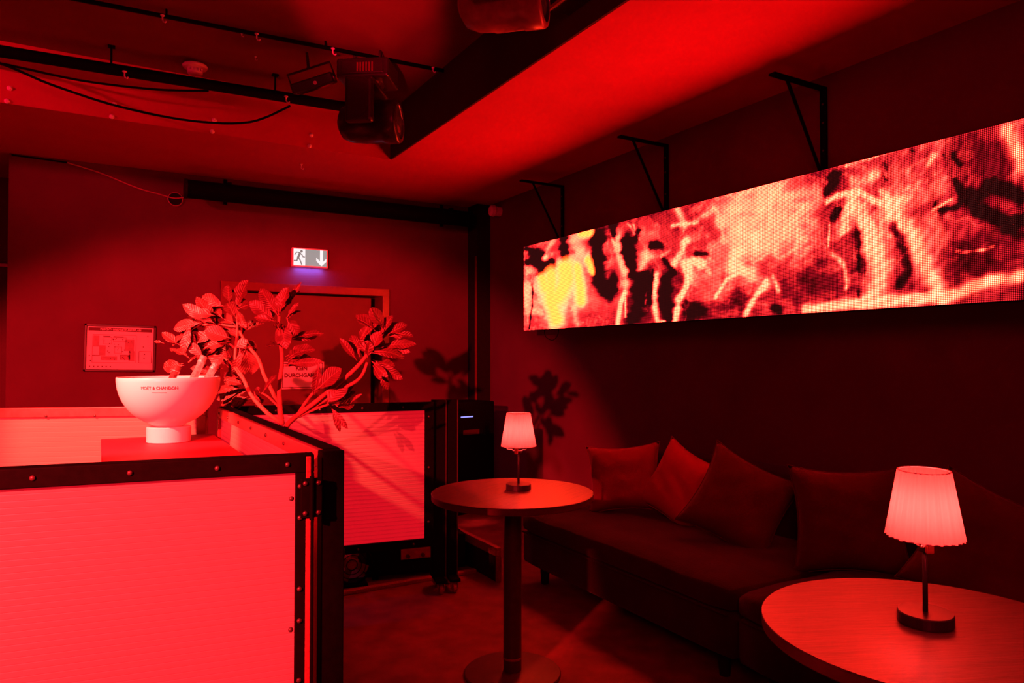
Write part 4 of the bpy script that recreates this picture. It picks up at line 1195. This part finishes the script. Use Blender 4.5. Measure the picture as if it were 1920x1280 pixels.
fl = thing('flood_light', 'flat square flood light tilted beside the moving head', 'stage light', (1.13, 4.36, 2.99), YAW)
fl.rotation_euler = (math.radians(20), math.radians(-18), YAW)
bm = B(); box(bm, -0.13, 0.13, -0.09, 0.09, -0.03, 0.03, 0.008)
link_mesh('housing', bm, M['fixture'], fl)
bm = B(); box(bm, -0.11, 0.11, -0.075, 0.075, -0.034, -0.029, 0.002)
link_mesh('lens', bm, M['lens'], fl)
bm = B(); tube(bm, [(-0.135, 0, 0), (-0.135, 0, 0.09), (0.135, 0, 0.09), (0.135, 0, 0)], 0.007, 8); tube(bm, [(0, 0, 0.09), (0.03, -0.05, 0.17)], 0.009, 8)
link_mesh('bracket', bm, M['fixture'], fl)
for x, y in ((0.125, -0.05), (0.02, -0.09)):
    bm = B(); lathe(bm, [(0, 0), (0.011, 0), (0.011, 0.012), (0, 0.014)], 12, Matrix.Translation((x, y, -0.005)) @ Matrix.Rotation(PI / 2, 4, 'X'))
    link_mesh('knob', bm, M['white'], fl)

# truss pipe across the raised ceiling, with its hooks and slack cable
pipe = thing('truss_pipe', 'thick black pipe hanging across the raised ceiling', 'pipe', (0, 0, 3.05))
bm = B(); tube(bm, [(-2.6, 5.04, 0), (1.5, 4.83, 0)], 0.034, 20)
link_mesh('tube', bm, M['black'], pipe, smooth=True)
for x in (-0.9, 0.05, 1.0):
    y = 5.04 - (x + 2.6) * 0.0512
    bm = B(); tube(bm, [(x, y, 0.034), (x, y, 0.14)], 0.006, 8); box(bm, x - 0.02, x + 0.02, y - 0.02, y + 0.02, 0.132, 0.14)
    link_mesh('hanger_rod', bm, M['black'], pipe)
bm = B(); tube(bm, smooth_path([(-1.2, 4.99, -0.02), (-0.6, 4.97, -0.04), (-0.25, 4.95, -0.14), (0.1, 4.94, -0.21), (0.5, 4.92, -0.235), (0.85, 4.9, -0.19), (1.1, 4.86, -0.05)], 6), 0.0075, 8)
tag(link_mesh('slack_cable', bm, M['black'], None), 'black cable sagging under the thick ceiling pipe', 'cable').location = (0, 0, 3.05)
bm = B(); tube(bm, smooth_path([(-1.2, 5.02, -0.01), (-0.45, 5.0, -0.05), (-0.1, 4.98, -0.075), (0.3, 4.97, -0.055), (0.6, 4.93, -0.02)], 6), 0.007, 8)
tag(link_mesh('slack_cable', bm, M['black'], None), 'shorter black cable hugging the thick ceiling pipe', 'cable').location = (0, 0, 3.05)
rail = thing('ceiling_rail', 'thin black lighting rail on the raised ceiling', 'rail', (0, 0, 3.15))
bm = B(); tube(bm, [(-1.6, 4.34, 0), (1.9, 4.14, 0)], 0.012, 12)
link_mesh('rod', bm, M['black'], rail, smooth=True)
for x in (-0.6, 0.3, 1.15):
    y = 4.34 - (x + 1.6) * 0.057
    bm = B(); tube(bm, [(x, y, 0), (x, y, 0.04)], 0.006, 8)
    link_mesh('hanger', bm, M['black'], rail)

def hook(label, p, group='small pale hooks at the ceiling', s=1.0, rz=0.0):
    t = thing('ceiling_hook', label, 'hook', p, rz, group)
    bm = B(); lathe(bm, [(0, 0), (0.011 * s, 0), (0.012 * s, -0.004), (0.008 * s, -0.008), (0, -0.009)], 14)
    link_mesh('plate', bm, M['white'], t)
    bm = B(); tube(bm, [(0, 0, -0.005 * s), (0, 0, -0.028 * s), (0.004 * s, -0.006 * s, -0.038 * s), (0.012 * s, -0.01 * s, -0.042 * s), (0.018 * s, -0.01 * s, -0.034 * s)], 0.004 * s, 8)
    link_mesh('shank', bm, M['white'], t)
hook('pale clip on the thin rail nearest the left edge', (0.28, 4.222, 3.15))
hook('pale clip on the thin rail above the smoke detector', (0.76, 4.195, 3.15))
hook('pale clip on the thin rail left of the moving head', (1.19, 4.168, 3.15))
hook('small pale hook left of the clip above the detector', (0.70, 4.32, 3.19), s=0.6)
hook('small pale hook below and right of the clip above the detector', (0.83, 4.62, 3.19), s=0.6)
hook('pale hook on the thick pipe, left of the detector', (0.12, 4.855, 3.035), s=1.1)
hook('pale hook on the thick pipe, left of the moving head', (1.06, 4.80, 3.04), s=1.1)
hook('pale clip in the dark corner right of the moving head', (1.80, 4.08, 3.13), s=0.8)
hook('pale hook on the low ceiling above the exit sign', (1.36, 5.62, 2.82), s=1.0)
for lab, x in (('pair of pale studs on the ceiling drop at the left edge', -0.479), ('pair of pale studs on the ceiling drop beside the sagging cable', 0.065), ('pair of pale studs on the ceiling drop below the detector', 0.657), ('pair of pale studs on the ceiling drop under the flood light', 1.31)):
    t = thing('wall_stud', lab, 'stud', (x, 5.15, 2.868), 0, 'pale stud pairs on the ceiling drop')
    for dx, dz in ((0.006, 0.045), (-0.006, -0.035)):
        bm = B(); lathe(bm, [(0.015, 0), (0.015, 0.006), (0.008, 0.012), (0, 0.013)], 14, Matrix.Translation((dx, 0, dz)) @ Matrix.Rotation(PI / 2, 4, 'X'))
        link_mesh('stud_head', bm, M['white'], t)

sd_ = thing('smoke_detector', 'white round smoke detector on the raised ceiling', 'detector', (0.525, 4.94, 3.19))
sd_.location = (0.515, 4.90, 3.19)
bm = B(); lathe(bm, [(0.0, 0.0), (0.012, 0.0), (0.012, -0.02), (0.07, -0.022), (0.076, -0.03), (0.07, -0.042), (0.048, -0.044)], 36)
link_mesh('mount', bm, M['white'], sd_)
bm = B()
for k in range(12):
    a = k * PI / 6
    box(bm, 0.042 * math.cos(a) - 0.004, 0.042 * math.cos(a) + 0.004, 0.042 * math.sin(a) - 0.004, 0.042 * math.sin(a) + 0.004, -0.066, -0.043)
link_mesh('smoke_slot', bm, M['white'], sd_)
bm = B(); lathe(bm, [(0.0, -0.044), (0.034, -0.044), (0.034, -0.064), (0.046, -0.066), (0.044, -0.078), (0.03, -0.084), (0, -0.085)], 36)
link_mesh('chamber', bm, M['white'], sd_)

# roll-up projection screen cassette along the back wall
rs = thing('screen_cassette', 'long black roll screen cassette under the ceiling at the back wall', 'screen housing', (0.6, 6.2, 2.655))
bm = B(); tube(bm, [(0.0, 0, 0), (2.55, 0, 0.0)], 0.074, 24)
link_mesh('tube', bm, M['black'], rs, smooth=False)
bm = B(); tube(bm, [(-0.02, 0, 0), (0.0, 0, 0)], 0.079, 24)
link_mesh('end_cap', bm, M['matte'], rs)
for x in (0.3, 2.3):
    bm = B(); box(bm, x, x + 0.03, -0.05, 0.195, 0.06, 0.08); box(bm, x, x + 0.03, 0.185, 0.195, -0.06, 0.155)
    link_mesh('bracket', bm, M['black'], rs)
rg = thing('cable_grommet', 'round dark grommet with red cable loop on the back wall', 'grommet', (0.532, YB, 2.60))
bm = B(); lathe(bm, [(0.05, 0), (0.053, 0.012), (0.05, 0.018), (0.0, 0.012)], 28, Matrix.Rotation(PI / 2, 4, 'X'))
link_mesh('cap', bm, M['matte'], rg)
bm = B(); tube(bm, [(0.053 * math.cos(2 * PI * k / 28), -0.012, 0.053 * math.sin(2 * PI * k / 28)) for k in range(29)], 0.0045, 6)
link_mesh('rim', bm, M['cable_red'], rg)
bm = B(); tube(bm, smooth_path([(-0.22, YB - 0.012, 2.795), (0.0, YB - 0.012, 2.745), (0.25, YB - 0.014, 2.66), (0.42, YB - 0.014, 2.625), (0.52, YB - 0.02, 2.605), (0.6, YB - 0.02, 2.62), (0.66, YB - 0.05, 2.635)], 5), 0.005, 8)
tag(link_mesh('red_cable', bm, M['cable_red']), 'thin red cable running down to the round grommet', 'cable')
bm = B(); tube(bm, [(-0.57, YB - 0.012, 2.806), (-0.22, YB - 0.012, 2.797)], 0.006, 8)
tag(link_mesh('black_cable', bm, M['black']), 'short black cable along the back wall ceiling edge', 'cable')

sn = thing('alarm_sounder', 'small round alarm sounder high on the right wall near the corner', 'alarm', (XR, 6.0, 2.72))
ry = Matrix.Rotation(-PI / 2, 4, 'Y')
bm = B(); lathe(bm, [(0.0, 0.0), (0.045, 0.0), (0.047, 0.05), (0.038, 0.06), (0.0, 0.06)], 28, ry)
link_mesh('back_box', bm, M['white'], sn)
bm = B(); lathe(bm, [(0.0, 0.06), (0.05, 0.06), (0.056, 0.075), (0.05, 0.105), (0.025, 0.115), (0.0, 0.115)], 28, ry)
link_mesh('horn', bm, M['white'], sn)

sp = thing('ceiling_speaker', 'box speaker on the ceiling drop at the top picture edge', 'speaker', (1.93, 2.46, 3.06))
bm = B(); box(bm, -0.12, 0.0, -0.30, 0.30, -0.13, 0.12, 0.006)
link_mesh('box', bm, M['fixture'], sp)
bm = B(); box(bm, -0.128, -0.12, -0.285, 0.285, -0.115, 0.105, 0.003)
link_mesh('grille', bm, M['matte'], sp)
bm = B(); box(bm, -0.133, -0.118, -0.305, 0.305, -0.135, -0.118, 0.002); box(bm, -0.133, -0.118, 0.288, 0.305, -0.135, 0.12, 0.002)
link_mesh('trim_edge', bm, M['wood'], sp)

# ------------------------------------------------------------------ things on the floor behind the table
amp = thing('amplifier_rack', 'black rack case with a grey face plate under the milky panel', 'rack', (1.68, 4.12, 0), math.radians(-9))
bm = B(); box(bm, -0.30, 0.30, -0.16, 0.2, 0.03, 0.235, 0.008)
link_mesh('case', bm, M['black'], amp)
bm = B(); box(bm, -0.10, 0.22, -0.168, -0.16, 0.115, 0.212, 0.002)
fp = link_mesh('face_plate', bm, M['grey'], amp)
bm = B()
for x in (-0.06, 0.03): tube(bm, [(x, -0.168, 0.135), (x, -0.182, 0.135)], 0.012, 12)
link_mesh('knob', bm, M['steel'], fp)
for sx in (-0.24, 0.24):
    for sy in (-0.1, 0.14):
        bm = B(); lathe(bm, [(0, 0), (0.02, 0), (0.018, 0.03), (0, 0.03)], 14, Matrix.Translation((sx, sy, 0)))
        link_mesh('foot', bm, M['matte'], amp)
bl = thing('floor_fan', 'round black floor fan under the milky panel', 'fan', (1.27, 4.02, 0), math.radians(-9))
bm = B(); tube(bm, [(0.11 * math.cos(2 * PI * k / 32), -0.03, 0.125 + 0.11 * math.sin(2 * PI * k / 32)) for k in range(33)], 0.008, 8, caps=False)
for r in (0.03, 0.055, 0.08): tube(bm, [(r * math.cos(2 * PI * k / 28), -0.034, 0.125 + r * math.sin(2 * PI * k / 28)) for k in range(29)], 0.0025, 6, caps=False)
link_mesh('grille', bm, M['black'], bl)
bm = B(); lathe(bm, [(0.0, -0.03), (0.03, -0.03), (0.045, 0.0), (0.04, 0.09), (0, 0.1)], 24, Matrix.Translation((0, 0, 0.125)) @ Matrix.Rotation(-PI / 2, 4, 'X'))
link_mesh('motor', bm, M['wood'], bl)
for k in range(4):
    a = k * PI / 2 + 0.4
    bm = B(); box(bm, -0.02, 0.02, -0.003, 0.003, 0.03, 0.1, 0.001)
    o = link_mesh('blade', bm, M['doorframe'], bl); o.location = (0, -0.01, 0.125); o.rotation_euler = (0, a, 0.0)
bm = B(); box(bm, -0.09, 0.09, -0.05, 0.08, 0.0, 0.016, 0.004)
link_mesh('base', bm, M['black'], bl)
st = thing('low_step', 'low black step with a red lit wooden edge rail behind the farther table', 'step', (2.03, 3.90, 0))
bm = B(); box(bm, -0.012, 0.012, -0.25, 0.28, 0.0, 0.148, 0.003)
link_mesh('body', bm, M['matte'], st)
bm = B(); box(bm, -0.016, 0.016, -0.26, 0.29, 0.148, 0.20, 0.004); box(bm, -0.016, 0.016, -0.262, -0.25, 0.0, 0.148)
link_mesh('edge_rail', bm, M['wood'], st)
bm = B(); box(bm, 0.66, 2.0, 3.86, 3.90, 0.0, 0.022, 0.004)
struct('trim_4', bm, M['wood'])
dv = thing('fog_machine', 'dark device with a thin blue light in the far corner', 'device', (2.72, 5.5, 0), 0.2)
bm = B(); box(bm, -0.18, 0.22, -0.15, 0.2, 0.0, 0.93, 0.01)
link_mesh('cabinet', bm, M['black'], dv)
bm = B(); box(bm, -0.145, -0.02, -0.156, -0.15, 0.805, 0.815)
link_mesh('blue_light', bm, M['blue_led'], dv)
bm = B(); box(bm, -0.12, 0.05, -0.156, -0.15, 0.66, 0.70, 0.001)
link_mesh('display', bm, M['leg'], dv)
